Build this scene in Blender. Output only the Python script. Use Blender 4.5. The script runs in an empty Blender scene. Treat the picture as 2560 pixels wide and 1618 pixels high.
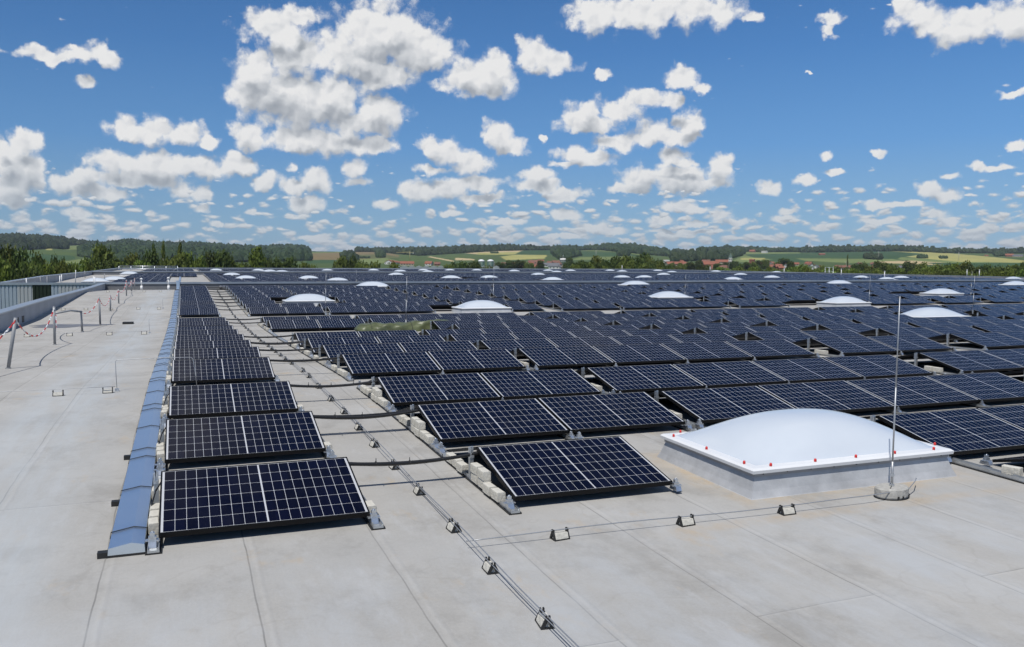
import bpy, math, random
import numpy as np
from mathutils import Matrix, Vector
random.seed(7); RNG = np.random.default_rng(11)
SC = bpy.context.scene
COL = SC.collection
# ------------------------------------------------------------------ camera
F, PITCH, YAW, ROLL, HC = 2108.14, 0.0647, 0.3709, 0.0027, 2.2641
_cz, _sz = math.cos(YAW), math.sin(YAW)
FWD = np.array([_sz*math.cos(PITCH), _cz*math.cos(PITCH), -math.sin(PITCH)])
_r = np.array([_cz, -_sz, 0.0]); _u = np.cross(_r, FWD)
RT = _r*math.cos(ROLL) + _u*math.sin(ROLL); UP = -_r*math.sin(ROLL) + _u*math.cos(ROLL)
cam = bpy.data.cameras.new('camera'); co = bpy.data.objects.new('camera', cam); COL.objects.link(co)
m = Matrix.Identity(4)
for i in range(3):
    m[i][0] = RT[i]; m[i][1] = UP[i]; m[i][2] = -FWD[i]
m[2][3] = HC
co.matrix_world = m
cam.sensor_width = 36.0; cam.lens = F/2560*36.0; cam.clip_start = 0.1; cam.clip_end = 40000
SC.camera = co
SC.view_settings.view_transform = 'Standard'; SC.view_settings.look = 'None'
SC.view_settings.gamma = 1.0; SC.view_settings.exposure = -0.16
SC.render.engine = 'CYCLES'
SC.cycles.max_bounces = 5; SC.cycles.diffuse_bounces = 2; SC.cycles.glossy_bounces = 2
SC.cycles.transmission_bounces = 2; SC.cycles.transparent_max_bounces = 6
SC.cycles.caustics_reflective = False; SC.cycles.caustics_refractive = False
SC.cycles.use_denoising = True

def ray(x, y): return FWD + RT*(x-1280)/F - UP*(y-809)/F
def proj(P):
    P = np.asarray(P, float) - [0, 0, HC]; d = P@FWD
    return 1280+F*(P@RT)/d, 809-F*(P@UP)/d
# ------------------------------------------------------------------ sun
SUN_EL = math.radians(62); SUN_AZ = math.radians(222)          # compass style: 0 = +Y, clockwise
S = Vector((math.sin(SUN_AZ)*math.cos(SUN_EL), math.cos(SUN_AZ)*math.cos(SUN_EL), math.sin(SUN_EL)))
sl = bpy.data.lights.new('sun', 'SUN'); sl.energy = 4.3; sl.angle = math.radians(0.53); sl.color = (1.0, 0.965, 0.91)
so = bpy.data.objects.new('sun', sl); COL.objects.link(so)
so.rotation_euler = S.to_track_quat('Z', 'Y').to_euler(); so.location = (0, 0, 60)
# ------------------------------------------------------------------ world: sky texture with cumulus
W = bpy.data.worlds.new('World'); SC.world = W; W.use_nodes = True
nt = W.node_tree; nt.nodes.clear(); N = nt.nodes; LK = nt.links
def mk(tree, typ, **kw):
    n = tree.nodes.new(typ)
    for k, v in kw.items(): setattr(n, k, v)
    return n
def setin(n, i, v, tree):
    if isinstance(v, bpy.types.NodeSocket): tree.links.new(v, n.inputs[i])
    else: n.inputs[i].default_value = v
def math_(tree, op, a, b=0.0, c=None, clamp=False):
    n = mk(tree, 'ShaderNodeMath', operation=op, use_clamp=clamp)
    setin(n, 0, a, tree); setin(n, 1, b, tree)
    if c is not None: setin(n, 2, c, tree)
    return n.outputs[0]
def vmath(tree, op, a, b=(0, 0, 0), c=None, out=0):
    n = mk(tree, 'ShaderNodeVectorMath', operation=op)
    setin(n, 0, a, tree); setin(n, 1, b, tree)
    if c is not None: setin(n, 2, c, tree)
    return n.outputs[out]
def ramp(tree, fac, stops):
    n = mk(tree, 'ShaderNodeValToRGB'); e = n.color_ramp.elements
    while len(e) > 1: e.remove(e[0])
    e[0].position = stops[0][0]; e[0].color = (*stops[0][1], 1)
    for p, c in stops[1:]:
        q = e.new(p); q.color = (*c, 1)
    setin(n, 0, fac, tree); return n.outputs[0]
def mixc(tree, f, a, b, mode='MIX'):
    n = mk(tree, 'ShaderNodeMix', data_type='RGBA', blend_type=mode)
    setin(n, 0, f, tree)
    for i, v in ((6, a), (7, b)):
        if not isinstance(v, bpy.types.NodeSocket) and len(v) == 3: v = (*v, 1)
        setin(n, i, v, tree)
    return n.outputs[2]
def smooth(tree, x, a, b, o0=0.0, o1=1.0):
    n = mk(tree, 'ShaderNodeMapRange', interpolation_type='SMOOTHSTEP')
    setin(n, 0, x, tree)
    for i, v in enumerate((a, b, o0, o1)): setin(n, i+1, v, tree)
    return n.outputs[0]
def lin(tree, x, a, b, o0=0.0, o1=1.0):
    n = mk(tree, 'ShaderNodeMapRange'); setin(n, 0, x, tree)
    for i, v in enumerate((a, b, o0, o1)): setin(n, i+1, v, tree)
    return n.outputs[0]
def noise(tree, vec, scale, detail=3, rough=0.5, dist=0.0, col=False, dims='3D'):
    n = mk(tree, 'ShaderNodeTexNoise', noise_dimensions=dims)
    setin(n, 'Vector', vec, tree); n.inputs['Scale'].default_value = scale
    n.inputs['Detail'].default_value = detail; n.inputs['Roughness'].default_value = rough
    n.inputs['Distortion'].default_value = dist
    return n.outputs[1 if col else 0]

# directions of the cumulus clouds: centre x, y and half sizes, read off a 2408 px wide view
BL = [(650,62,92,48),(700,40,60,30),(600,165,70,50),(620,215,105,60),(905,70,130,75),(840,130,110,70),(985,110,100,72),(700,130,90,60),(900,175,90,45),
(720,255,150,52),(780,230,90,60),(890,262,72,42),(840,290,110,30),(640,215,110,60),(700,325,80,32),(780,335,130,34),(880,335,60,22),
(1105,175,65,45),(1160,170,62,50),(1120,205,90,25),(1255,125,50,36),(1300,150,62,30),(1225,100,20,18),
(1400,30,70,50),(1500,30,90,50),(1590,20,80,50),(1680,25,70,42),(1765,45,25,14),
(2180,45,90,42),(2290,60,110,50),(2390,50,90,60),(2130,20,50,30),(1955,45,30,20),(1950,75,22,12),
(110,130,110,16),(205,125,70,28),(230,108,24,22),(262,150,32,22),(165,110,25,18),(207,200,32,17),
(300,305,50,28),(360,308,70,28),(430,315,60,26),(485,328,35,16),(578,315,40,30),(590,335,38,18),
(60,335,45,30),(20,380,50,40),(70,400,45,50),(25,440,55,40),(30,470,50,22),(5,340,20,20),
(270,380,70,26),(360,388,90,30),(470,395,90,26),(560,382,55,24),(200,420,60,28),(145,430,26,30),(330,420,120,20),(240,450,90,18),
(420,445,32,24),(480,455,30,18),(620,425,38,22),(690,395,16,14),(735,430,45,28),(700,440,40,20),(833,405,30,26),(840,430,32,12),
(715,480,48,20),(470,488,24,12),(185,500,36,13),(355,498,14,9),(510,528,24,8),
(1010,350,30,30),(1050,365,40,28),(1100,385,60,24),(1165,318,36,30),(1195,345,40,22),(1015,400,50,12),
(985,450,45,22),(1050,448,60,24),(1130,430,60,18),(1125,462,70,12),(905,480,28,13),(1060,505,28,8),
(1262,410,42,24),(1262,438,62,16),(1330,460,56,16),(1375,270,55,34),(1385,295,72,18),(1275,330,12,8),
(1520,235,55,28),(1470,262,55,26),(1575,240,50,20),(1605,185,38,26),(1650,208,22,14),
(1530,318,60,26),(1450,335,60,20),(1580,320,50,22),(1622,285,38,30),(1610,325,40,18),(1350,360,42,26),(1400,378,60,18),(1330,385,45,10),
(1510,420,60,30),(1600,420,110,32),(1690,395,34,30),(1480,445,60,12),(1660,430,60,14),(1585,368,42,18),(1600,385,60,12),
(1333,505,40,14),(1400,535,50,16),(1440,540,45,10),(1600,482,44,14),(1640,492,40,12),(1695,505,40,18),(1560,518,40,12),(1640,525,30,8),(1725,520,40,10),
(1810,440,34,14),(1890,425,30,13),(1960,410,30,9),(1840,512,42,12),(1850,495,30,8),(1935,530,28,9),(2040,515,30,9),(2080,520,40,9),
(2190,440,36,20),(2225,455,45,18),(2205,505,28,14),(2225,520,30,9),(2310,388,30,14),(2350,388,40,9),(2230,405,26,8),(1940,370,16,11),(2065,362,22,8),
(2385,215,45,10),(2395,340,30,11),(2120,480,60,8),(2060,480,40,8),(1415,180,18,14),(1900,175,10,5),(1600,545,120,6),(2330,535,30,8),(1330,560,60,7),(740,560,60,7),(1180,520,60,8),(590,500,16,6)]
K = 2560/2408.0
def azel(x, y):
    d = ray(x, y); return math.degrees(math.atan2(d[0], d[1])), math.degrees(math.atan2(d[2], math.hypot(d[0], d[1])))
g = bpy.data.node_groups.new('cloud_field', 'ShaderNodeTree')
g.interface.new_socket('P', in_out='INPUT', socket_type='NodeSocketVector')
g.interface.new_socket('F', in_out='OUTPUT', socket_type='NodeSocketFloat')
gi = g.nodes.new('NodeGroupInput'); go = g.nodes.new('NodeGroupOutput')
acc = None
P = gi.outputs[0]
for (x, y, rx, ry) in BL:
    a, e = azel(x*K, y*K)
    a1, _ = azel((x+rx)*K, y*K); _, e1 = azel(x*K, (y-ry)*K)
    sc_b = 0.96 if BL.index((x, y, rx, ry)) < 17 else 1.02
    ia, ie = 1/max(0.12, (a1-a)*sc_b), 1/max(0.1, (e1-e)*(sc_b+(0.12 if y > 250 else 0)))
    v = vmath(g, 'MULTIPLY_ADD', P, (ia, ie, 0), (-a*ia, -e*ie, 0))
    l = vmath(g, 'LENGTH', v, out=1)
    if acc is None: acc = l
    else: acc = math_(g, 'SMOOTH_MIN', acc, l, 0.25)
g.links.new(math_(g, 'SUBTRACT', 1.0, acc), go.inputs[0])

tc = mk(nt, 'ShaderNodeTexCoord')
sp = mk(nt, 'ShaderNodeSeparateXYZ'); LK.new(tc.outputs['Generated'], sp.inputs[0])
dx, dy, dz = sp.outputs
az = math_(nt, 'MULTIPLY', math_(nt, 'ARCTAN2', dx, dy), 57.2958)
hr = math_(nt, 'SQRT', math_(nt, 'ADD', math_(nt, 'MULTIPLY', dx, dx), math_(nt, 'MULTIPLY', dy, dy)))
el = math_(nt, 'MULTIPLY', math_(nt, 'ARCTAN2', dz, hr), 57.2958)
cb = mk(nt, 'ShaderNodeCombineXYZ'); LK.new(az, cb.inputs[0]); LK.new(el, cb.inputs[1])
p0 = cb.outputs[0]
# detail gets finer towards the horizon
def scl(v, s):
    n = mk(nt, 'ShaderNodeVectorMath', operation='SCALE'); LK.new(v, n.inputs[0]); setin(n, 'Scale', s, nt); return n.outputs[0]
def voro(v, sc):
    n = mk(nt, 'ShaderNodeTexVoronoi', feature='SMOOTH_F1', voronoi_dimensions='2D'); LK.new(v, n.inputs['Vector']); n.inputs['Scale'].default_value = sc
    n.inputs['Smoothness'].default_value = 0.35; n.inputs['Detail'].default_value = 0.0; return n.outputs['Distance']
n1 = noise(nt, p0, 0.6, 3, 0.5, col=True)
n2 = noise(nt, p0, 2.0, 4, 0.55, col=True)
w1 = vmath(nt, 'SUBTRACT', n1, (0.5, 0.5, 0.5)); w2 = vmath(nt, 'SUBTRACT', n2, (0.5, 0.5, 0.5))
amp1 = lin(nt, el, 0.5, 14, 0.7, 2.0); amp2 = lin(nt, el, 0.5, 14, 0.35, 0.45)
warp = vmath(nt, 'ADD', scl(w1, amp1), scl(w2, amp2))
pw = vmath(nt, 'ADD', p0, warp)
pj = vmath(nt, 'ADD', p0, vmath(nt, 'ADD', scl(w2, 0.5), scl(w1, 0.6)))
def field(vec):
    gn = mk(nt, 'ShaderNodeGroup'); gn.node_tree = g; LK.new(vec, gn.inputs[0]); return gn.outputs[0]
dets = noise(nt, p0, 2.4, 6, 0.55)
def billow(v):
    return math_(nt, 'ADD', math_(nt, 'MULTIPLY', math_(nt, 'SUBTRACT', 0.42, voro(v, 0.85)), 0.62), math_(nt, 'MULTIPLY', math_(nt, 'SUBTRACT', 0.42, voro(v, 1.9)), 0.20))
B1 = billow(pj); B2 = billow(vmath(nt, 'ADD', pj, (-0.16, 0.26, 0)))
F0 = field(pw)
F1 = math_(nt, 'ADD', math_(nt, 'ADD', F0, B1), math_(nt, 'MULTIPLY', math_(nt, 'SUBTRACT', dets, 0.5), 0.34))
shift = mk(nt, 'ShaderNodeCombineXYZ'); shift.inputs[0].default_value = -0.2
LK.new(lin(nt, el, 0.0, 16.0, 0.4, 1.7), shift.inputs[1])
F2 = field(vmath(nt, 'ADD', pw, shift.outputs[0]))
# far low cumulus: many small flat puffs close to the horizon, everywhere round
mp = mk(nt, 'ShaderNodeMapping'); mp.inputs['Scale'].default_value = (0.75, 1.7, 1); LK.new(p0, mp.inputs[0])
low = noise(nt, mp.outputs[0], 1.0, 5, 0.5, 0.6)
lowf = math_(nt, 'ADD', math_(nt, 'ADD', math_(nt, 'MULTIPLY', math_(nt, 'SUBTRACT', low, 0.52), 2.6), math_(nt, 'MULTIPLY', math_(nt, 'SUBTRACT', 0.40, voro(mp.outputs[0], 1.15)), 1.5)), math_(nt, 'ADD', smooth(nt, el, 1.5, 8.5, 0.16, -1.0), math_(nt, 'MULTIPLY', math_(nt, 'SUBTRACT', noise(nt, p0, 0.16, 2, 0.5), 0.5), 1.6)))
lw = mk(nt, 'ShaderNodeMapping'); lw.inputs['Scale'].default_value = (0.75, 1.7, 1); lw.inputs['Location'].default_value = (0, 0.22, 0); LK.new(p0, lw.inputs[0])
low2 = noise(nt, lw.outputs[0], 1.0, 5, 0.5, 0.6)
# clouds outside the photographed part of the sky, seen only by reflections
mq = mk(nt, 'ShaderNodeMapping'); mq.inputs['Scale'].default_value = (0.045, 0.09, 1); mq.inputs['Location'].default_value = (3.3, 1.2, 0); LK.new(p0, mq.inputs[0])
rest = noise(nt, mq.outputs[0], 1.0, 5, 0.55)
outside = smooth(nt, math_(nt, 'ABSOLUTE', math_(nt, 'SUBTRACT', az, 21.0)), 34.0, 46.0)
outside = math_(nt, 'MAXIMUM', outside, smooth(nt, el, 18.0, 26.0))
restf = math_(nt, 'ADD', math_(nt, 'MULTIPLY', math_(nt, 'SUBTRACT', rest, 0.60), 5.0), math_(nt, 'SUBTRACT', math_(nt, 'MULTIPLY', outside, 2.0), 2.0))
FA = math_(nt, 'MAXIMUM', F1, math_(nt, 'MAXIMUM', lowf, restf))
wisp = math_(nt, 'MULTIPLY', math_(nt, 'SUBTRACT', noise(nt, vmath(nt, 'ADD', p0, scl(w2, 1.2)), 4.5, 4, 0.6), 0.5), 0.38)
FA = math_(nt, 'ADD', FA, wisp)
dens = math_(nt, 'POWER', smooth(nt, FA, -0.20, 0.40), 1.3)
body = math_(nt, 'SUBTRACT', 1.0, math_(nt, 'MULTIPLY', smooth(nt, F2, 0.0, 0.9), 0.62))
litv = math_(nt, 'ADD', body, math_(nt, 'MULTIPLY', math_(nt, 'SUBTRACT', B1, B2), 0.9), clamp=True)
lowlit = math_(nt, 'ADD', 0.72, math_(nt, 'MULTIPLY', math_(nt, 'ADD', math_(nt, 'SUBTRACT', low, low2), math_(nt, 'MULTIPLY', math_(nt, 'SUBTRACT', voro(lw.outputs[0], 1.15), voro(mp.outputs[0], 1.15)), 0.35)), 2.4), clamp=True)
litv = mk(nt, 'ShaderNodeMix') if False else math_(nt, 'ADD', math_(nt, 'MULTIPLY', litv, math_(nt, 'GREATER_THAN', F1, math_(nt, 'MAXIMUM', lowf, restf))), math_(nt, 'MULTIPLY', lowlit, math_(nt, 'LESS_THAN', F1, math_(nt, 'MAXIMUM', lowf, restf))))
ccol = ramp(nt, litv, [(0.0, (0.36, 0.41, 0.48)), (0.35, (0.56, 0.60, 0.66)), (0.65, (0.84, 0.87, 0.91)), (0.88, (1.05, 1.06, 1.08)), (1.0, (1.15, 1.15, 1.15))])
# the farther (lower) the cloud the more air in front of it
air = smooth(nt, el, 0.0, 8.0, 0.55, 0.0)
ccol = mixc(nt, air, ccol, (0.50, 0.63, 0.75))
sky = mk(nt, 'ShaderNodeTexSky', sky_type='NISHITA'); sky.sun_disc = False
sky.sun_elevation = SUN_EL; sky.sun_rotation = SUN_AZ; sky.air_density = 1.0; sky.dust_density = 0.4; sky.ozone_density = 1.6; sky.altitude = 400
SKY_ST = 0.085
elr = math_(nt, 'DIVIDE', el, 40.0)
blue = ramp(nt, elr, [(0.0, (0.300, 0.490, 0.650)), (0.075, (0.240, 0.455, 0.690)), (0.2, (0.125, 0.340, 0.700)), (0.35, (0.068, 0.232, 0.570)), (0.5, (0.040, 0.158, 0.430)), (1.0, (0.036, 0.12, 0.32))])
side = lin(nt, az, -12.0, 55.0, 0.92, 1.16)
bscl = mk(nt, 'ShaderNodeVectorMath', operation='SCALE'); LK.new(blue, bscl.inputs[0]); LK.new(side, bscl.inputs['Scale'])
nis = mk(nt, 'ShaderNodeVectorMath', operation='SCALE'); LK.new(sky.outputs[0], nis.inputs[0]); nis.inputs['Scale'].default_value = SKY_ST
deep = smooth(nt, el, 28.0, 55.0, 0.85, 0.0)
skyc = mixc(nt, deep, nis.outputs[0], bscl.outputs[0])
bg1 = mk(nt, 'ShaderNodeBackground'); LK.new(skyc, bg1.inputs[0]); bg1.inputs[1].default_value = 1.0
bg2 = mk(nt, 'ShaderNodeBackground'); LK.new(ccol, bg2.inputs[0]); bg2.inputs[1].default_value = 0.80
mx = mk(nt, 'ShaderNodeMixShader'); LK.new(dens, mx.inputs[0]); LK.new(bg1.outputs[0], mx.inputs[1]); LK.new(bg2.outputs[0], mx.inputs[2])
wo = mk(nt, 'ShaderNodeOutputWorld'); LK.new(mx.outputs[0], wo.inputs[0])
W.cycles.sampling_method = 'MANUAL'; W.cycles.sample_map_resolution = 512

# ------------------------------------------------------------------ materials
def new_mat(name):
    mt = bpy.data.materials.new(name); mt.use_nodes = True
    t = mt.node_tree; b = t.nodes['Principled BSDF']; return mt, t, b
def objco(t):
    return mk(t, 'ShaderNodeNewGeometry').outputs['Position']
def plain(name, col, rough=0.5, metal=0.0, var=0.12, scale=6.0, spec=0.5, bump=0.0, coat=0.0):
    mt, t, b = new_mat(name)
    tcn = mk(t, 'ShaderNodeTexCoord')
    n = noise(t, tcn.outputs['Object'], scale, 5, 0.6)
    f = lin(t, n, 0.3, 0.7, 1-var, 1+var)
    mlt = mk(t, 'ShaderNodeVectorMath', operation='SCALE'); mlt.inputs[0].default_value = col; t.links.new(f, mlt.inputs['Scale'])
    t.links.new(mlt.outputs[0], b.inputs['Base Color'])
    b.inputs['Roughness'].default_value = rough; b.inputs['Metallic'].default_value = metal
    b.inputs['Specular IOR Level'].default_value = spec; b.inputs['Coat Weight'].default_value = coat
    if bump:
        bm_ = mk(t, 'ShaderNodeBump'); bm_.inputs['Strength'].default_value = bump; bm_.inputs['Distance'].default_value = 0.02
        t.links.new(n, bm_.inputs['Height']); t.links.new(bm_.outputs[0], b.inputs['Normal'])
    return mt
M = {}
M['galv'] = plain('galvanised_steel', (0.62, 0.65, 0.68), 0.35, 0.85, 0.15, 14)
M['alu'] = plain('mill_aluminium', (0.55, 0.57, 0.58), 0.42, 0.8, 0.12, 9)
M['blackframe'] = plain('black_anodised_frame', (0.006, 0.006, 0.007), 0.5, 0.0, 0.1, 4, spec=0.2)
M['rubber'] = plain('black_rubber', (0.018, 0.018, 0.018), 0.6, 0.0, 0.2, 9, bump=0.2)
M['cable'] = plain('black_cable_sheath', (0.012, 0.012, 0.013), 0.38, 0.0, 0.1, 4)
M['concrete'] = plain('pale_concrete', (0.58, 0.56, 0.50), 0.9, 0.0, 0.14, 22, 0.2, bump=0.5)
M['greyconc'] = plain('grey_concrete', (0.42, 0.41, 0.38), 0.9, 0.0, 0.2, 18, 0.2, bump=0.6)
M['pvcgrey'] = plain('grey_pipe', (0.27, 0.28, 0.29), 0.45, 0.0, 0.12, 3)
M['white'] = plain('white_plastic', (0.8, 0.8, 0.79), 0.4, 0.0, 0.05, 5)
M['red'] = plain('red_plastic', (0.62, 0.03, 0.025), 0.4, 0.0, 0.08, 5)
M['wire'] = plain('aluminium_wire', (0.42, 0.43, 0.44), 0.45, 0.6, 0.1, 5)
M['flash'] = plain('grey_flashing_membrane', (0.46, 0.465, 0.47), 0.45, 0.15, 0.22, 2.6, bump=0.8)
M['wallflash'] = plain('upstand_membrane', (0.34, 0.345, 0.36), 0.6, 0.0, 0.14, 0.8)
M['walldark'] = plain('dark_grey_upstand', (0.15, 0.155, 0.165), 0.6, 0.0, 0.18, 0.5)
M['cap'] = plain('blue_grey_metal_coping', (0.40, 0.44, 0.48), 0.35, 0.5, 0.08, 0.7)
M['skrim'] = plain('white_skylight_frame', (0.74, 0.75, 0.76), 0.3, 0.0, 0.03, 3)
M['skband'] = plain('grey_frame_band', (0.30, 0.31, 0.33), 0.4, 0.3, 0.08, 3)
M['tarp'] = plain('olive_tarpaulin', (0.10, 0.115, 0.055), 0.42, 0.0, 0.35, 3.0, bump=1.0)
M['backsheet'] = plain('dark_backsheet', (0.03, 0.03, 0.033), 0.5, 0.0, 0.1, 2)
# opal dome
mt, t, b = new_mat('opal_acrylic'); M['opal'] = mt
b.inputs['Base Color'].default_value = (0.66, 0.71, 0.78, 1); b.inputs['Roughness'].default_value = 0.22
b.inputs['Subsurface Weight'].default_value = 0.0; b.inputs['Coat Weight'].default_value = 0.3; b.inputs['Coat Roughness'].default_value = 0.12
tcn = mk(t, 'ShaderNodeTexCoord'); nn = noise(t, tcn.outputs['Object'], 1.6, 4, 0.6)
t.links.new(mixc(t, nn, (0.55, 0.60, 0.66), (0.61, 0.655, 0.705)), b.inputs['Base Color'])
# corrugated folded lid
mt, t, b = new_mat('galvanised_tray_lid'); M['lid'] = mt
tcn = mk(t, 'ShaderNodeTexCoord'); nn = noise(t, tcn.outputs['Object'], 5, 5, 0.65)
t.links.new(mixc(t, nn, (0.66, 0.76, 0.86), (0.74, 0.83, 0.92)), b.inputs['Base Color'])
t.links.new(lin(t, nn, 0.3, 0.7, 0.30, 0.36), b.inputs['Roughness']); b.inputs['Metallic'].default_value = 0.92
# solar cells, UV in metres
mt, t, b = new_mat('solar_cells'); M['cells'] = mt
uvn = mk(t, 'ShaderNodeUVMap'); uvn.uv_map = 'UVMap'; s_ = mk(t, 'ShaderNodeSeparateXYZ'); t.links.new(uvn.outputs[0], s_.inputs[0])
uu, vv = s_.outputs[0], s_.outputs[1]
xa = math_(t, 'SUBTRACT', math_(t, 'ABSOLUTE', math_(t, 'SUBTRACT', uu, 0.847)), 0.0055)
px_ = 0.0915; py_ = 0.1830
fx = math_(t, 'ABSOLUTE', math_(t, 'SUBTRACT', math_(t, 'FRACT', math_(t, 'DIVIDE', xa, px_)), 0.5))
gx = math_(t, 'GREATER_THAN', fx, 0.5-0.0017/px_)
vm = math_(t, 'SUBTRACT', vv, 0.005)
fy = math_(t, 'ABSOLUTE', math_(t, 'SUBTRACT', math_(t, 'FRACT', math_(t, 'DIVIDE', vm, py_)), 0.5))
gy = math_(t, 'GREATER_THAN', fy, 0.5-0.0017/py_)
o1 = math_(t, 'LESS_THAN', xa, 0.0); o2 = math_(t, 'GREATER_THAN', xa, px_*9+.001)
o3 = math_(t, 'LESS_THAN', vm, 0.0); o4 = math_(t, 'GREATER_THAN', vm, py_*6)
dm = math_(t, 'LESS_THAN', math_(t, 'ADD', math_(t, 'MULTIPLY', math_(t, 'SUBTRACT', 0.5, fx), px_), math_(t, 'MULTIPLY', math_(t, 'SUBTRACT', 0.5, fy), py_)), 0.0085)
whit = math_(t, 'MAXIMUM', math_(t, 'MAXIMUM', gx, gy), math_(t, 'MAXIMUM', math_(t, 'MAXIMUM', o1, o2), math_(t, 'MAXIMUM', math_(t, 'MAXIMUM', o3, o4), dm)))
bb = math_(t, 'GREATER_THAN', math_(t, 'ABSOLUTE', math_(t, 'SUBTRACT', math_(t, 'FRACT', math_(t, 'DIVIDE', vm, py_/10)), 0.5)), 0.475)
wn = mk(t, 'ShaderNodeTexWhiteNoise', noise_dimensions='2D')
cv = mk(t, 'ShaderNodeCombineXYZ'); t.links.new(math_(t, 'FLOOR', math_(t, 'DIVIDE', uu, px_)), cv.inputs[0]); t.links.new(math_(t, 'FLOOR', math_(t, 'DIVIDE', vm, py_)), cv.inputs[1])
t.links.new(cv.outputs[0], wn.inputs['Vector'])
cell = mixc(t, wn.outputs[0], (0.0018, 0.0024, 0.010), (0.003, 0.004, 0.016))
cell = mixc(t, math_(t, 'MULTIPLY', bb, 0.04), cell, (0.20, 0.21, 0.24))
base = mixc(t, whit, cell, (0.50, 0.51, 0.53))
dust = noise(t, objco(t), 2.3, 5, 0.7)
base = mixc(t, lin(t, dust, 0.45, 0.8, 0.0, 0.015), base, (0.4, 0.38, 0.34))
vd = mk(t, 'ShaderNodeTexVoronoi'); vd.inputs['Scale'].default_value = 1.35; t.links.new(vmath(t, 'ADD', objco(t), scl_d := mk(t, 'ShaderNodeVectorMath', operation='SCALE').outputs[0]), vd.inputs['Vector'])
t.links.new(noise(t, objco(t), 30, 2, 0.5, col=True), scl_d.node.inputs[0]); scl_d.node.inputs['Scale'].default_value = 0.02
base = mixc(t, math_(t, 'MULTIPLY', math_(t, 'LESS_THAN', vd.outputs['Distance'], 0.022), 0.6), base, (0.55, 0.54, 0.50))
t.links.new(base, b.inputs['Base Color'])
t.links.new(lin(t, dust, 0.3, 0.8, 0.05, 0.16), b.inputs['Roughness'])
b.inputs['Roughness'].default_value = 0.06; b.inputs['IOR'].default_value = 1.16
# roof membrane
mt, t, b = new_mat('roof_membrane'); M['roof'] = mt
po = objco(t)
nA = noise(t, po, 0.35, 6, 0.62); nB = noise(t, po, 2.2, 6, 0.65); nC = noise(t, po, 42, 5, 0.75)
base = mixc(t, lin(t, nA, 0.35, 0.65), (0.350, 0.338, 0.314), (0.430, 0.418, 0.392))
base = mixc(t, lin(t, nB, 0.4, 0.75, 0, 0.35), base, (0.30, 0.292, 0.275))
base = mixc(t, lin(t, nC, 0.35, 0.7, 0.0, 0.35), base, (0.47, 0.46, 0.44))
ring = noise(t, po, 0.55, 4, 0.55)
ring = smooth(t, math_(t, 'ABSOLUTE', math_(t, 'SUBTRACT', ring, 0.53)), 0.0, 0.009, 0.16, 0.0)
base = mixc(t, ring, base, (0.27, 0.25, 0.22))
# rolls of felt: long strips running away from the viewer
mpn = mk(t, 'ShaderNodeMapping'); mpn.inputs['Rotation'].default_value = (0, 0, math.pi/2); mpn.inputs['Location'].default_value = (0.37, 0.62, 0)
wv = vmath(t, 'ADD', po, scl_w := mk(t, 'ShaderNodeVectorMath', operation='SCALE').outputs[0])
t.links.new(vmath(t, 'SUBTRACT', noise(t, po, 0.8, 3, 0.6, col=True), (0.5, 0.5, 0.5)), scl_w.node.inputs[0]); scl_w.node.inputs['Scale'].default_value = 0.05
t.links.new(wv, mpn.inputs[0])
br = mk(t, 'ShaderNodeTexBrick'); br.inputs['Scale'].default_value = 1.0; br.inputs['Brick Width'].default_value = 8.4; br.inputs['Row Height'].default_value = 1.04
br.inputs['Mortar Size'].default_value = 0.008; br.inputs['Mortar Smooth'].default_value = 0.6
t.links.new(mpn.outputs[0], br.inputs['Vector'])
br.inputs['Color1'].default_value = (0.46, 0.46, 0.46, 1); br.inputs['Color2'].default_value = (0.54, 0.54, 0.54, 1)
seam = br.outputs['Fac']
fade = lin(t, noise(t, po, 1.1, 3, 0.6), 0.38, 0.62, 0.02, 0.5)
base = mixc(t, 0.25, base, br.outputs['Color'], 'OVERLAY')
base = mixc(t, math_(t, 'MULTIPLY', seam, fade), base, (0.17, 0.165, 0.155))
# welded lap beside each seam, slightly lighter
mp2 = mk(t, 'ShaderNodeMapping'); mp2.inputs['Rotation'].default_value = (0, 0, math.pi/2); mp2.inputs['Location'].default_value = (0.37, 0.56, 0); t.links.new(wv, mp2.inputs[0])
br2 = mk(t, 'ShaderNodeTexBrick'); br2.inputs['Scale'].default_value = 1.0; br2.inputs['Brick Width'].default_value = 8.4; br2.inputs['Row Height'].default_value = 1.04
br2.inputs['Mortar Size'].default_value = 0.035; br2.inputs['Mortar Smooth'].default_value = 1.0; t.links.new(mp2.outputs[0], br2.inputs['Vector'])
base = mixc(t, math_(t, 'MULTIPLY', br2.outputs['Fac'], lin(t, nB, 0.35, 0.7, 0.0, 0.25)), base, (0.52, 0.515, 0.50))
# ochre run marks near laps and low spots
st = noise(t, vmath(t, 'MULTIPLY', po, (1, 0.6, 1)), 1.4, 5, 0.7)
base = mixc(t, smooth(t, st, 0.58, 0.74, 0, 0.55), base, (0.45, 0.34, 0.21))
st2 = noise(t, vmath(t, 'MULTIPLY', po, (1.3, 1, 1)), 0.75, 7, 0.75)
base = mixc(t, smooth(t, st2, 0.48, 0.66, 0, 0.45), base, (0.25, 0.238, 0.218))
base = mixc(t, smooth(t, noise(t, vmath(t, 'MULTIPLY', po, (2.4, 0.7, 1)), 1.1, 6, 0.72), 0.52, 0.72, 0, 0.35), base, (0.50, 0.505, 0.51))
wr = noise(t, vmath(t, 'MULTIPLY', po, (3.0, 0.35, 1)), 1.6, 4, 0.6)
# chalky bluish wash along the service path left of the tray
spn = mk(t, 'ShaderNodeSeparateXYZ'); t.links.new(po, spn.inputs[0])
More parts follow.
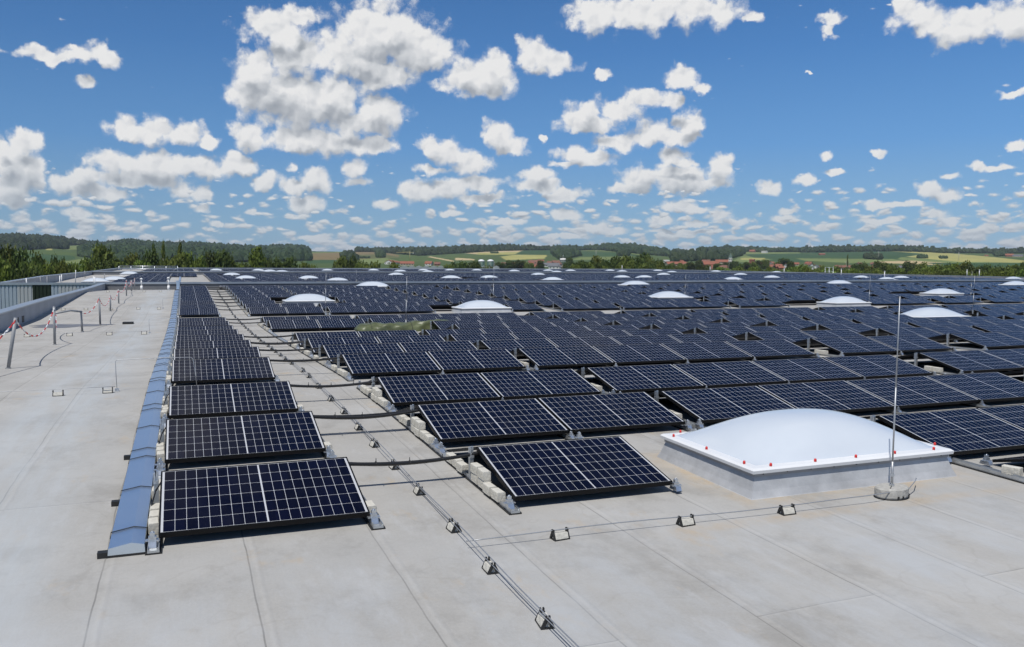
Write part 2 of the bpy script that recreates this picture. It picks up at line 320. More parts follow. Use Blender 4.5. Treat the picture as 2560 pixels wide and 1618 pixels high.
# rusty run-off ring where water stands around the nearest skylight, and a line of it in front
ex = math_(t, 'SUBTRACT', math_(t, 'ABSOLUTE', math_(t, 'SUBTRACT', spn.outputs[0], 6.56)), 1.32)
ey = math_(t, 'SUBTRACT', math_(t, 'ABSOLUTE', math_(t, 'SUBTRACT', spn.outputs[1], 7.70)), 0.86)
near = smooth(t, math_(t, 'MAXIMUM', ex, ey), 0.03, 0.42, 1.0, 0.0)
near = math_(t, 'MAXIMUM', near, math_(t, 'MULTIPLY', smooth(t, math_(t, 'ABSOLUTE', math_(t, 'SUBTRACT', spn.outputs[1], 6.22)), 0.02, 0.16, 0.9, 0.0), smooth(t, math_(t, 'ABSOLUTE', math_(t, 'SUBTRACT', spn.outputs[0], 6.0)), 1.2, 2.6, 1.0, 0.0)))
base = mixc(t, math_(t, 'MULTIPLY', near, lin(t, noise(t, po, 2.6, 5, 0.7), 0.36, 0.66, 0.0, 0.6)), base, (0.46, 0.34, 0.20))
bx_ = smooth(t, math_(t, 'ABSOLUTE', math_(t, 'ADD', spn.outputs[0], 1.65)), 0.25, 1.0, 1.0, 0.0)
wash = math_(t, 'MULTIPLY', bx_, lin(t, noise(t, vmath(t, 'MULTIPLY', po, (2.0, 0.25, 1)), 1.0, 6, 0.7), 0.32, 0.66, 0.0, 0.6))
base = mixc(t, wash, base, (0.45, 0.49, 0.52))
fw = math_(t, 'MULTIPLY', smooth(t, spn.outputs[1], 7.2, 5.5), lin(t, noise(t, vmath(t, 'MULTIPLY', po, (1.2, 0.5, 1)), 1.3, 6, 0.7), 0.40, 0.7, 0.0, 0.55))
base = mixc(t, fw, base, (0.45, 0.475, 0.50))
t.links.new(base, b.inputs['Base Color']); b.inputs['Roughness'].default_value = 0.85; b.inputs['Specular IOR Level'].default_value = 0.25
bp = mk(t, 'ShaderNodeBump'); bp.inputs['Strength'].default_value = 0.45; bp.inputs['Distance'].default_value = 0.010
hh = math_(t, 'ADD', math_(t, 'MULTIPLY', br2.outputs['Fac'], 0.7), math_(t, 'ADD', math_(t, 'MULTIPLY', nB, 1.2), math_(t, 'ADD', math_(t, 'MULTIPLY', nC, 0.35), math_(t, 'MULTIPLY', wr, 0.9))))
t.links.new(hh, bp.inputs['Height']); t.links.new(bp.outputs[0], b.inputs['Normal'])
# land
mt, t, b = new_mat('farmland'); M['land'] = mt
at = mk(t, 'ShaderNodeAttribute'); at.attribute_name = 'crop'
po = objco(t); nf = noise(t, po, 0.02, 5, 0.65); nf2 = noise(t, po, 0.25, 3, 0.6)
mul = mk(t, 'ShaderNodeVectorMath', operation='SCALE'); t.links.new(at.outputs['Color'], mul.inputs[0])
t.links.new(math_(t, 'MULTIPLY', lin(t, nf, 0.3, 0.7, 0.78, 1.22), lin(t, nf2, 0.3, 0.7, 0.88, 1.12)), mul.inputs['Scale'])
t.links.new(mul.outputs[0], b.inputs['Base Color']); b.inputs['Roughness'].default_value = 0.95; b.inputs['Specular IOR Level'].default_value = 0.1
# foliage
def foliage(name, c1, c2, scale=0.35, trans=0.25):
    mt, t, b = new_mat(name)
    po = objco(t); n = noise(t, po, scale, 3, 0.6)
    at = mk(t, 'ShaderNodeAttribute'); at.attribute_name = 'tint'
    oi = mk(t, 'ShaderNodeObjectInfo')
    f = math_(t, 'ADD', math_(t, 'MULTIPLY', lin(t, n, 0.3, 0.7), 0.5), math_(t, 'MULTIPLY', at.outputs['Fac'], 0.5))
    c = mixc(t, f, c1, c2)
    hs = mk(t, 'ShaderNodeHueSaturation'); t.links.new(c, hs.inputs['Color']); t.links.new(lin(t, oi.outputs['Random'], 0, 1, 0.485, 0.515), hs.inputs['Hue'])
    t.links.new(lin(t, oi.outputs['Random'], 0, 1, 0.8, 1.25), hs.inputs['Value'])
    t.links.new(hs.outputs[0], b.inputs['Base Color']); b.inputs['Roughness'].default_value = 0.7; b.inputs['Specular IOR Level'].default_value = 0.2
    tr = mk(t, 'ShaderNodeBsdfTranslucent'); t.links.new(hs.outputs[0], tr.inputs[0])
    ms = mk(t, 'ShaderNodeMixShader'); ms.inputs[0].default_value = trans
    t.links.new(b.outputs[0], ms.inputs[1]); t.links.new(tr.outputs[0], ms.inputs[2])
    t.links.new(ms.outputs[0], t.nodes['Material Output'].inputs[0]); return mt
M['leaf'] = foliage('leaf_green', (0.050, 0.078, 0.016), (0.185, 0.215, 0.048))
M['leafdark'] = foliage('leaf_dark', (0.030, 0.052, 0.014), (0.110, 0.145, 0.036))
M['leafbright'] = foliage('leaf_bright', (0.06, 0.10, 0.015), (0.19, 0.24, 0.045))
M['forest'] = foliage('far_wood', (0.018, 0.034, 0.014), (0.052, 0.080, 0.028), 0.02, 0.0)
M['bark'] = plain('bark', (0.11, 0.09, 0.07), 0.9, 0, 0.3, 2)
M['birchbark'] = plain('birch_bark', (0.45, 0.43, 0.38), 0.8, 0, 0.4, 1.5)
M['render'] = plain('white_render', (0.74, 0.72, 0.68), 0.8, 0, 0.05, 0.5)
M['tile'] = plain('red_roof_tile', (0.27, 0.10, 0.060), 0.8, 0, 0.25, 0.6)
M['tilebrown'] = plain('brown_roof_tile', (0.20, 0.095, 0.065), 0.8, 0, 0.25, 0.6)
M['tilegrey'] = plain('grey_roof_tile', (0.13, 0.135, 0.15), 0.7, 0, 0.2, 0.6)
M['brick'] = plain('red_brick', (0.30, 0.12, 0.08), 0.85, 0, 0.25, 0.8)
M['beige'] = plain('beige_render', (0.55, 0.48, 0.36), 0.8, 0, 0.08, 0.5)
M['darkwin'] = plain('dark_window', (0.03, 0.035, 0.04), 0.2, 0, 0.1, 1)
M['patina'] = plain('green_copper', (0.06, 0.11, 0.09), 0.6, 0, 0.1, 1)
M['clad'] = plain('blue_grey_cladding', (0.36, 0.42, 0.47), 0.5, 0.2, 0.08, 0.4)
M['clad2'] = plain('pale_cladding', (0.44, 0.46, 0.46), 0.5, 0.2, 0.08, 0.4)
M['claddark'] = plain('dark_green_cladding', (0.014, 0.022, 0.010), 0.4, 0.0, 0.2, 0.6)
M['wet'] = plain('wet_membrane', (0.17, 0.155, 0.145), 0.35, 0.0, 0.2, 1.2, spec=0.35)
M['crane'] = plain('crane_paint', (0.5, 0.42, 0.2), 0.6, 0, 0.05, 1)

# ------------------------------------------------------------------ mesh helpers
class MB:
    def __init__(s): s.v = []; s.f = []; s.mi = []; s.sm = []; s.uv = {}
    def add(s, vs, fs, mi=0, smooth=False):
        o = len(s.v); s.v += [tuple(map(float, p)) for p in vs]
        for f in fs: s.f.append([o+i for i in f]); s.mi.append(mi); s.sm.append(smooth)
        return o
    def box(s, x0, x1, y0, y1, z0, z1, mi=0, dz=None):
        d = dz or (lambda x, y: 0)
        vs = [(x, y, z+d(x, y)) for z in (z0, z1) for x, y in ((x0, y0), (x1, y0), (x1, y1), (x0, y1))]
        s.add(vs, [(3, 2, 1, 0), (4, 5, 6, 7), (0, 1, 5, 4), (1, 2, 6, 5), (2, 3, 7, 6), (3, 0, 4, 7)], mi)
    def prism(s, poly, y0, y1, mi=0, axis='y', dz=0.0):
        n = len(poly); vs = []
        for k, yy in enumerate((y0, y1)):
            for a, c in poly: vs.append((a, yy, c+(dz if k else 0)) if axis == 'y' else (yy, a, c))
        fs = [list(range(n))[::1], [n+i for i in range(n)][::-1]] + [(i+n, (i+1) % n+n, (i+1) % n, i) for i in range(n)]
        s.add(vs, fs, mi)
    def tube(s, pts, r, n=8, mi=0, cap=True, smooth=True):
        pts = [Vector(p) for p in pts]; rs = r if isinstance(r, (list, tuple)) else [r]*len(pts)
        rings = []
        ref = Vector((0, 0, 1))
        for i, p in enumerate(pts):
            tdir = (pts[min(i+1, len(pts)-1)]-pts[max(i-1, 0)])
            tdir = tdir.normalized() if tdir.length > 1e-9 else Vector((0, 0, 1))
            rf = ref if abs(tdir.dot(ref)) < 0.95 else Vector((1, 0, 0))
            a = tdir.cross(rf).normalized(); b2 = tdir.cross(a).normalized()
            rings.append([p+(a*math.cos(2*math.pi*k/n)+b2*math.sin(2*math.pi*k/n))*rs[i] for k in range(n)])
        o = s.add([q for rg in rings for q in rg], [])
        for i in range(len(pts)-1):
            for k in range(n):
                s.f.append([o+i*n+k, o+i*n+(k+1) % n, o+(i+1)*n+(k+1) % n, o+(i+1)*n+k]); s.mi.append(mi); s.sm.append(smooth)
        if cap:
            s.f.append([o+k for k in range(n)][::-1]); s.mi.append(mi); s.sm.append(False)
            s.f.append([o+(len(pts)-1)*n+k for k in range(n)]); s.mi.append(mi); s.sm.append(False)
    def mesh(s, name, mats):
        me = bpy.data.meshes.new(name); me.from_pydata(s.v, [], s.f)
        for q in (mats if isinstance(mats, (list, tuple)) else [mats]): me.materials.append(q)
        me.polygons.foreach_set('material_index', s.mi); me.polygons.foreach_set('use_smooth', s.sm)
        me.update(); return me
    def build(s, name, mats, parent=None, loc=None):
        o = bpy.data.objects.new(name, s.mesh(name, mats)); COL.objects.link(o)
        if parent is not None: o.parent = parent
        if loc is not None: o.location = loc
        return o
def tag(o, label=None, cat=None, group=None, kind=None):
    if label: o['label'] = label
    if cat: o['category'] = cat
    if group: o['group'] = group
    if kind: o['kind'] = kind
    return o
def empty(name, loc=(0, 0, 0), rz=0.0):
    o = bpy.data.objects.new(name, None); COL.objects.link(o); o.location = loc; o.rotation_euler = (0, 0, rz); o.empty_display_size = 0.2; return o
def copy_tree(o, parent=None):
    c = o.copy(); COL.objects.link(c); c.parent = parent
    for ch in o.children: copy_tree(ch, c)
    return c
ORD = ['first', 'second', 'third', 'fourth', 'fifth', 'sixth', 'seventh', 'eighth', 'ninth', 'tenth', 'eleventh', 'twelfth', 'thirteenth', 'fourteenth', 'fifteenth', 'sixteenth', 'seventeenth', 'eighteenth', 'nineteenth', 'twentieth']
def ordn(i):
    if i < 20: return ORD[i]
    k = i+1; return f"{k}{'th' if 10 < k % 100 < 14 else {1: 'st', 2: 'nd', 3: 'rd'}.get(k % 10, 'th')}"

# ------------------------------------------------------------------ roof decks
YS = [-30, 7.27, 12.5, 16, 28.3, 34, 41.2, 63, 77, 78.0]
ZS = [-0.9, 0, .155, .21, 0, -.03, 0, .64, .42, .40]
def zr(y): return float(np.interp(y, YS, ZS))
def z2(y): return float(np.interp(y, [78, 90, 120, 148], [0.42, 0.45, 0.85, 1.15]))
def z3(y): return float(np.interp(y, [148, 215], [1.28, 1.85]))
def zroof(y): return zr(y) if y < 78 else (z2(y) if y < 148 else z3(y))
def deck(name, x0, x1, ys, zf):
    mb = MB()
    for a, c in zip(ys[:-1], ys[1:]):
        mb.add([(x0, a, zf(a)), (x1, a, zf(a)), (x1, c, zf(c)), (x0, c, zf(c))], [(0, 1, 2, 3)])
    return tag(mb.build(name, M['roof']), kind='structure')
ys1 = sorted(set([-8, -4, 0, 3, 5]+[y for y in YS if y > -5]+list(np.arange(6, 78, 2.0))))
deck('roof_deck', -6.12, 129, ys1, zr)
deck('far_roof_deck', -13.45, 129, [78.3, 84, 90, 100, 110, 120, 134, 148], z2)
deck('rear_roof_deck', -13.45, 129, [148.3, 165, 180, 200, 215], z3)

# ------------------------------------------------------------------ skylights
def dome_mesh(w, d, rise, nx=28, ny=20):
    mb = MB(); vs = []; fs = []
    for j in range(ny+1):
        for i in range(nx+1):
            a = -1+2*i/nx; c = -1+2*j/ny
            h = (max(0, 1-abs(a)**2.3)**0.85)*(max(0, 1-abs(c)**2.3)**0.85)
            vs.append((a*w/2, c*d/2, rise*h))
    for j in range(ny):
        for i in range(nx):
            o = j*(nx+1)+i; fs.append((o, o+1, o+nx+2, o+nx+1))
    mb.add(vs, fs, 0, True); return mb
SW, SD = 2.58, 1.66
def make_skylight(caps=True):
    r = empty('skylight')
    mb = MB(); A, B2 = SW/2, SD/2
    lev = [(0.105, -0.012), (0.078, 0.012), (0.045, 0.08), (0.0, 0.215)]
    vs = []
    for o, z in lev: vs += [(-A-o, -B2-o, z), (A+o, -B2-o, z), (A+o, B2+o, z), (-A-o, B2+o, z)]
    fs = [(i*4+k, i*4+(k+1) % 4, (i+1)*4+(k+1) % 4, (i+1)*4+k) for i in range(len(lev)-1) for k in range(4)]
    mb.add(vs, fs); mb.build('curb', M['flash'], r)
    mb = MB(); q = -0.012
    mb.box(-A+q, A-q, -B2+q, B2-q, 0.215, 0.262); mb.build('frame_band', M['skband'], r)
    # bevelled white rim: ring profile
    mb = MB(); prof = [(0.02, 0.250), (0.045, 0.252), (0.05, 0.285), (0.025, 0.305), (-0.05, 0.312), (-0.07, 0.305), (-0.07, 0.27)]
    vs = []
    for o, z in prof: vs += [(-A-o, -B2-o, z), (A+o, -B2-o, z), (A+o, B2+o, z), (-A-o, B2+o, z)]
    n = len(prof)
    mb.add(vs, [(i*4+k, i*4+(k+1) % 4, (i+1)*4+(k+1) % 4, (i+1)*4+k) for i in range(n-1) for k in range(4)]); mb.build('rim', M['skrim'], r)
    dm = dome_mesh(SW-0.10, SD-0.10, 0.352).build('dome', M['opal'], r, (0, 0, 0.302))
    if caps:
        cb0 = MB(); cb0.tube([(0, 0, 0), (0, 0, 0.022), (0, 0, 0.034)], [0.014, 0.014, 0.009], 8)
        me = cb0.mesh('screw_cap', M['red'])
        pos = [(-A+.02+t*(SW-.04), s*(B2-0.0)) for s in (-1, 1) for t in (0.07, 0.29, 0.5, 0.71, 0.93)] + [(s*A, -B2+t*SD) for s in (-1, 1) for t in (0.1, 0.5, 0.9)]
        for x, y in pos:
            o = bpy.data.objects.new('screw_cap', me); COL.objects.link(o); o.parent = r; o.location = (x, y, 0.305)
        for k in range(9):
            x = -A+0.1+k*(SW-.2)/8; sb = MB(); sb.box(x-.006, x+.006, -B2-.016, -B2-.010, .232, .244); sb.build('rivet', M['rubber'], r)
    return r
def place_sky(o, cx, cy, z, sx=1.0):
    o.location = (cx, cy, z); o.scale = (sx, 1, 1)
sk0 = make_skylight(True)
sk0.location = (6.56, 7.70, zr(7.3)); sk0.rotation_euler = (math.radians(1.2), 0, 0)
tag(sk0, 'nearest white domed skylight with red screw caps, beside the tall lightning rod', 'skylight', 'domed skylights on the roof')
SKY1 = [(6.56, 7.70), (6.45, 47.9), (14.25, 41.0), (29.4, 47.5), (37.5, 40.6), (29.8, 27.1), (54.1, 48.3), (13.7, 65.2), (37.2, 65.6), (60.3, 66.0), (76.5, 48.0), (60.7, 41.5), (77, 60)]
SKLAB = {1: 'leftmost large skylight dome of the second panel field', 2: 'white domed skylight with visible pale curb at the front of the second panel field',
 3: 'white domed skylight in the panels right of centre, fourth row of domes back', 4: 'white domed skylight on a pale curb right of centre, in front of a thin rod',
 5: 'large white domed skylight between panels at the right, nearest after the one with red caps', 6: 'white domed skylight among grey-brown panels near the right edge',
 7: 'white domed skylight just before the long grey cross wall, left of centre', 8: 'white domed skylight just before the long grey cross wall, centre right', 9: 'white domed skylight just before the long grey cross wall, toward the right edge',
 10: 'white domed skylight at the far right edge behind the last rods', 11: 'white domed skylight off to the right side', 12: 'white domed skylight at the right edge, highest of the near field'}
far_proto = make_skylight(False)
# far decks: directions of the domes' front rims (full-size photo pixels) -> footprint on the deck
FSK = [(238,704.5),(285,700),(323,685),(580,688.5),(616,697),(541,677),(531,671),(647,677.3),(675,679.5),(706,683.5),(700,671.5),(774,697),(847,703),(820,677.4),(862,671.6),(936,677),
(994,688),(1003,679.3),(1061,677),(1073,683),(1084,672),(1127,677),(1132,696),(1195,677),(1228,695.5),(1289,679),(1290,672.3),(1350,688),(1374,678),(1396,683),(1388,700.5),(1430,678.2),
(1480,673),(1529,678),(1560,680),(1562,695),(1618,695),(1665,688),(1685,683.5),(1649,678),(1795,680),(1841,699.5),(1859,688),(1938,695),(1948,684),(2163,695),(2228,699.5),(2263,695.5),(2545,698)]
def on_deck(px, py, h=0.27):
    d = ray(px, py)
    for t in np.arange(79, 230, 0.25):
        P_ = d*t+[0, 0, HC]
        if 78.5 < P_[1] < 147 and P_[2] <= z2(P_[1])+h: return P_
        if P_[1] > 148.5 and P_[2] <= z3(P_[1])+h: return P_
    return None
first = True
for k, (cx, cy) in enumerate(SKY1[1:], 1):
    o = far_proto if first else copy_tree(far_proto); first = False
    place_sky(o, cx, cy, zr(cy)); tag(o, SKLAB[k], 'skylight', 'domed skylights on the roof')
FSKY = []
for px, py in FSK:
    q = on_deck(px, py)
    if q is None: continue
    if q[0] > 127: continue
    FSKY.append((q[0], q[1]+0.85, px))
    place = 'between the two grey cross walls' if q[1] < 148 else 'on the rear roof behind the second cross wall'
FSKY.sort(key=lambda a: a[2])
i2 = i3 = 0
for x, y, px in FSKY:
    o = copy_tree(far_proto); place_sky(o, x, y, zroof(y), 1.0)
    if y < 148:
        tag(o, f'small white skylight dome between the two grey cross walls, {ordn(i2)} from the left there', 'skylight', 'domed skylights on the roof'); i2 += 1
    else:
        tag(o, f'tiny white skylight dome behind the farther cross wall, {ordn(i3)} from the left there', 'skylight', 'domed skylights on the roof'); i3 += 1

# ------------------------------------------------------------------ solar panels
PL, PW_, TILT = 1.722, 1.134, math.asin(0.257/1.134)
RUN = PW_*math.cos(TILT); ZL, ZRD = 0.12, 0.377
ROWY = [7.27, 9.74, 12.23, 15.50, 17.96, 20.45, 22.98, 25.62, 28.27, 30.92, 33.48] + [41.2+2.56*k for k in range(15)]
PIT = 1.742
COLS = [('A', -0.234, 1), ('B', 2.859, 2), ('C', 6.60, 4), ('D', 14.35, 2), ('E', 18.95, 2)]
for k in range(1, 7):
    COLS += [('C', 6.60+16.1*k, 4), ('D', 14.3+16.1*k, 2), ('E', 18.95+16.05*k, 2)]
COLS.append(('C', 6.6+16.1*7, 3))
def rect_hit(x0, x1, y0, y1, lst, mg):
    for s in lst:
        if x1 > s[0]-SW/2-mg and x0 < s[0]+SW/2+mg and y1 > s[1]-SD/2-mg and y0 < s[1]+SD/2+mg: return True
    return False
panels = []   # x, y(low edge or ridge), zbase, facing(+1 front, -1 back), row, col-block, index, deck
for ri, y in enumerate(ROWY):
    zb = zr(y) if y < 64 else zr(y+1.1)
    seen = 0
    for ci, (cn, x0, n) in enumerate(COLS):
        for k in range(n):
            x = x0+k*PIT
            if ri in (7, 8) and x < 8.0 and ci > 0: continue
            if ri == 0 and ci in (1, 2) and (x > 4 and x < 8): continue
            for fc in (1, -1):
                ya = y if fc == 1 else y+RUN+0.02
                if rect_hit(x, x+PL, ya, ya+RUN, SKY1, 0.16): continue
                if ri == 0 and fc == -1 and False: continue
                panels.append([x, ya, zb, fc, ri, ci, seen])
            seen += 1
for k in range(2):
    panels.append([8.74+k*PIT, 4.79, zr(4.79), 1, 50, 2, k]); panels.append([8.74+k*PIT, 4.79+RUN+.02, zr(4.79), -1, 50, 2, k])
for (ya, yb, zf) in ((80.0, 145.5, z2), (150.5, 212.5, z3)):
    nr = int((yb-ya)/2.56)
    for q in range(nr):
        y = ya+q*2.56; zb = zf(y+0.6)
        xs = [x0+k*PIT for (cn, x0, n) in COLS for k in range(n) if x0 > 2] + ([-6.9+k*PIT for k in range(3)] if y < 128 else [-6.9+k*PIT for k in range(5)])
        for x in xs:
            if x > 127: continue
            if q % 9 == 8 and (x // 23) % 2 == 0: continue
            for fc in (1, -1):
                y1 = y if fc == 1 else y+RUN+0.02
                if rect_hit(x, x+PL, y1, y1+RUN, [(a, c) for a, c, _ in FSKY], 0.2): continue
                panels.append([x, y1, zb, fc, 99, 99, 0])
def corners(p):
    x, y, zb, fc = p[:4]
    za, zc = (ZL, ZRD) if fc == 1 else (ZRD, ZL)
    return [(x, y, zb+za), (x+PL, y, zb+za), (x+PL, y+RUN, zb+zc), (x, y+RUN, zb+zc)]
def score(p):
    c = corners(p); q = []
    for P_ in c:
        if (np.array(P_)-[0, 0, HC])@FWD < 1: return -1
        q.append(proj(P_))
    q = np.array(q)
    if q[:, 0].max() < 0 or q[:, 0].min() > 2560 or q[:, 1].min() > 1618: return -1
    q[:, 0] = np.clip(q[:, 0], 0, 2560); q[:, 1] = np.clip(q[:, 1], 0, 1618)
    a = 0.5*sum(q[i][0]*q[(i+1) % 4][1]-q[(i+1) % 4][0]*q[i][1] for i in range(4))
    a = -a
    return a*(1.0 if p[3] == 1 else 0.10 if p[4] > 2 else 0.6)
for p in panels: p.append(score(p))
panels.sort(key=lambda p: -p[-1])
indiv, rest_p = panels[:300], panels[300:]
# prototype: origin at the low left corner, tilt built in
FW = 0.014   # visible frame lip
def panel_parts():
    fb = MB(); fr = 0.042
    # frame as four bars under / around the laminate
    for (x0, x1, y0, y1) in ((0, PL, 0, FW), (0, PL, PW_-FW, PW_), (0, FW, FW, PW_-FW), (PL-FW, PL, FW, PW_-FW)):
        fb.box(x0, x1, y0, y1, -fr, 0.002)
    sb = MB(); sb.add([(FW, FW, 0), (PL-FW, FW, 0), (PL-FW, PW_-FW, 0), (FW, PW_-FW, 0), (FW, FW, -.006), (PL-FW, FW, -.006), (PL-FW, PW_-FW, -.006), (FW, PW_-FW, -.006)],
        [(0, 1, 2, 3)], 0); sb.add([(FW, FW, -.006), (PL-FW, FW, -.006), (PL-FW, PW_-FW, -.006), (FW, PW_-FW, -.006)], [(3, 2, 1, 0)], 1)
    fm = fb.mesh('frame', M['blackframe']); gm = sb.mesh('cell_glass', [M['cells'], M['backsheet']])
    uv = gm.uv_layers.new(name='UVMap')
    for i, li in enumerate(gm.polygons[0].loop_indices): uv.data[li].uv = ((0, 0), (PL-2*FW, 0), (PL-2*FW, PW_-2*FW), (0, PW_-2*FW))[i]
    return fm, gm
fm, gm = panel_parts()
p_root = empty('solar_panel'); 
for nm, me in (('frame', fm), ('cell_glass', gm)):
    o = bpy.data.objects.new(nm, me); COL.objects.link(o); o.parent = p_root
first = True
rowside = {1: 'facing the viewer', -1: 'on the far slope'}
for p in indiv:
    x, y, zb, fc, ri, ci, k = p[:7]
    o = p_root if first else copy_tree(p_root); first = False
    jit = random.uniform(-.0015, .0015)
    if fc == 1:
        o.location = (x, y, zb+ZL+jit); o.rotation_euler = (TILT+random.gauss(0, .003), random.gauss(0, .0015), random.gauss(0, .0008))
    else:
        o.location = (x, y, zb+ZRD+jit); o.rotation_euler = (-TILT+random.gauss(0, .003), random.gauss(0, .0015), 0)
    if ri == 50:
        lb = 'solar panel cut by the right picture edge, nearest the viewer, ' + rowside[fc]
    elif ci == 0:
        lb = f'solar panel of the narrow left column, {ordn(ri)} row back, {rowside[fc]}'
    else:
        lb = f'panel right of the walkway, {ordn(ri)} row back, {ordn(k-1)} along, {rowside[fc]}'
    tag(o, lb, 'solar panel', 'solar panels on the roof')
# everything farther: one merged mesh
nP = len(rest_p)
tmpl = []
for fc in (1, -1):
    c_, s_n = math.cos(TILT), math.sin(TILT)*fc
    loc = []
    for (a, b_, h) in [(FW, FW, 0), (PL-FW, FW, 0), (PL-FW, PW_-FW, 0), (FW, PW_-FW, 0), (0, 0, 0), (PL, 0, 0), (PL, PW_, 0), (0, PW_, 0), (0, 0, -.035), (PL, 0, -.035), (PL, PW_, -.035), (0, PW_, -.035)]:
        loc.append((a, b_*c_-h*s_n, b_*s_n+h*c_))
    tmpl.append(np.array(loc))
fq = np.array([(0, 1, 2, 3), (4, 5, 1, 0), (5, 6, 2, 1), (6, 7, 3, 2), (7, 4, 0, 3), (4, 8, 9, 5), (5, 9, 10, 6), (6, 10, 11, 7), (7, 11, 8, 4), (11, 10, 9, 8)])
V = np.zeros((nP, 12, 3)); 
for i, p in enumerate(rest_p):
    x, y, zb, fc = p[:4]; V[i] = tmpl[0 if fc == 1 else 1]*[1, 1, 1+random.gauss(0, .014)]+[x, y, zb+(ZL if fc == 1 else ZRD)]
Fq = (fq[None]+(np.arange(nP)*12)[:, None, None]).reshape(-1, 4)
me = bpy.data.meshes.new('distant_solar_panels'); me.from_pydata(V.reshape(-1, 3).tolist(), [], Fq.tolist())
for q in (M['cells'], M['blackframe'], M['backsheet']): me.materials.append(q)
mi = np.tile(np.array([0, 1, 1, 1, 1, 1, 1, 1, 1, 2]), nP); me.polygons.foreach_set('material_index', mi.tolist())
uv = me.uv_layers.new(name='UVMap'); U_ = np.zeros((nP, 10, 4, 2)); U_[:, 0] = [(0, 0), (PL-2*FW, 0), (PL-2*FW, PW_-2*FW), (0, PW_-2*FW)]
uv.data.foreach_set('uv', U_.reshape(-1).tolist()); me.update()
o = bpy.data.objects.new('distant_solar_panels', me); COL.objects.link(o); tag(o, 'mass of distant dark solar panels filling the far roofs', 'solar panels', kind='stuff')

# ------------------------------------------------------------------ mounting rails, brackets, supports, ballast
GROUPS = [(0, 2), (3, 10), (11, 20)]
gname = ['front field', 'middle field', 'second roof field']
def rail(x, y0, y1, lb):
    r = empty('mounting_rail', (x, y0, 0))
    n = max(2, int((y1-y0)/1.2)); yy = np.linspace(y0, y1, n+1)
    mb = MB(); rb = MB()
    for a, c in zip(yy[:-1], yy[1:]):
        za, zc_ = zr(a), zr(c)
        for q, (hw, h0, h1) in ((mb, (0.062, -.003, 0.014)), (rb, (0.045, 0.014, 0.032))):
            vs = [(sx*hw, yv-y0, zv+h) for h in (h0, h1) for sx, yv, zv in ((-1, a, za), (1, a, za), (1, c, zc_), (-1, c, zc_))]
            q.add(vs, [(3, 2, 1, 0), (4, 5, 6, 7), (0, 1, 5, 4), (1, 2, 6, 5), (2, 3, 7, 6), (3, 0, 4, 7)])
        for sx in (-1, 1):
            vs = [(sx*0.040+dx_, yv-y0, zv+h) for h in (0.032, 0.052) for dx_, yv, zv in ((-.003, a, za), (.003, a, za), (.003, c, zc_), (-.003, c, zc_))]
            rb.add(vs, [(3, 2, 1, 0), (4, 5, 6, 7), (0, 1, 5, 4), (1, 2, 6, 5), (2, 3, 7, 6), (3, 0, 4, 7)])
    mb.build('protection_mat', M['rubber'], r); rb.build('channel', M['alu'], r)
    tag(r, lb, 'rail', 'mounting rails under the panels'); return r
def edge_x(ci, side):
    cn, x0, n = COLS[ci]; return x0-0.045 if side == 0 else x0+(n-1)*PIT+PL+0.045
colname = ['narrow left column', 'block right of the walkway', 'third panel block', 'fourth panel block', 'fifth panel block', 'sixth panel block', 'seventh panel block', 'eighth panel block']
for gi_, (a, c) in enumerate(GROUPS):
    for ci in range(0, 8 if gi_ < 2 else 5):
        for side in (0, 1):
            y0 = ROWY[a]-0.14; y1 = ROWY[min(c, 19)]+2*RUN+0.1
            x = edge_x(ci, side)
            if gi_ == 0 and ci == 1 and side == 1: y0 = ROWY[1]-.14
            if gi_ == 0 and ci == 2 and side == 0: y0 = ROWY[1]-.14
            if ci == 0 and side == 0: x = -0.27
            rail(x, y0, y1, f'aluminium rail, {["left","right"][side]} edge of the {colname[ci]}, {gname[gi_]}')
# inner rails of the nearest rows
for ci, k in ((1, 1), (2, 1), (2, 2), (2, 3)):
    x = COLS[ci][1]+k*PIT-.01; y0 = ROWY[0 if ci == 2 and k > 1 else 1]-.14
    if ci == 2 and k == 1: y0 = 4.6; x = 8.40
    rail(x, y0, ROWY[2]+2*RUN+.1, f'aluminium rail, {ordn(k-1)} joint of the {colname[ci]}, front field')

def make_support():
    r = empty('ridge_support')
    mb = MB(); mb.box(-.042, .042, -.03, .03, 0.03, 0.27); mb.box(-.065, .065, -.05, .05, .02, .034)
    mb.build('post', M['alu'], r)
    cb_ = MB(); cb_.box(-.045, .045, -.045, .045, .27, .30); cb_.box(-.04, -.012, -.04, -.006, .30, .375); cb_.box(-.04, -.012, .006, .04, .30, .375)
    cb_.box(.008, .04, -.025, .025, .30, .385)
    cb_.build('clamp', M['galv'], r); return r
def make_foot():
    r = empty('edge_bracket')
    mb = MB(); mb.prism([(-.07, .032), (.07, .032), (.05, .075), (-.05, .075)], -.03, .03, axis='x'); 
    mb.box(-.055, .055, -.03, .03, .075, .082); mb.box(-.03, .03, -.022, .022, .082, .108)
    mb.build('bracket', M['galv'], r)
    c2 = MB(); c2.box(-.018, .018, -.016, .016, .108, .14); c2.tube([(0, 0, .14), (0, 0, .15)], .008, 6); c2.build('clamp', M['galv'], r); return r
sup0, ft0 = make_support(), make_foot(); fs_, ff_ = True, True
PSET = set()
def have(x, ri, fc=1):
    return (round(x, 2), ri) in PSET
PSET = {(round(p[0], 2), p[4]) for p in panels if p[3] == 1 and p[4] < 50}
ns = 0
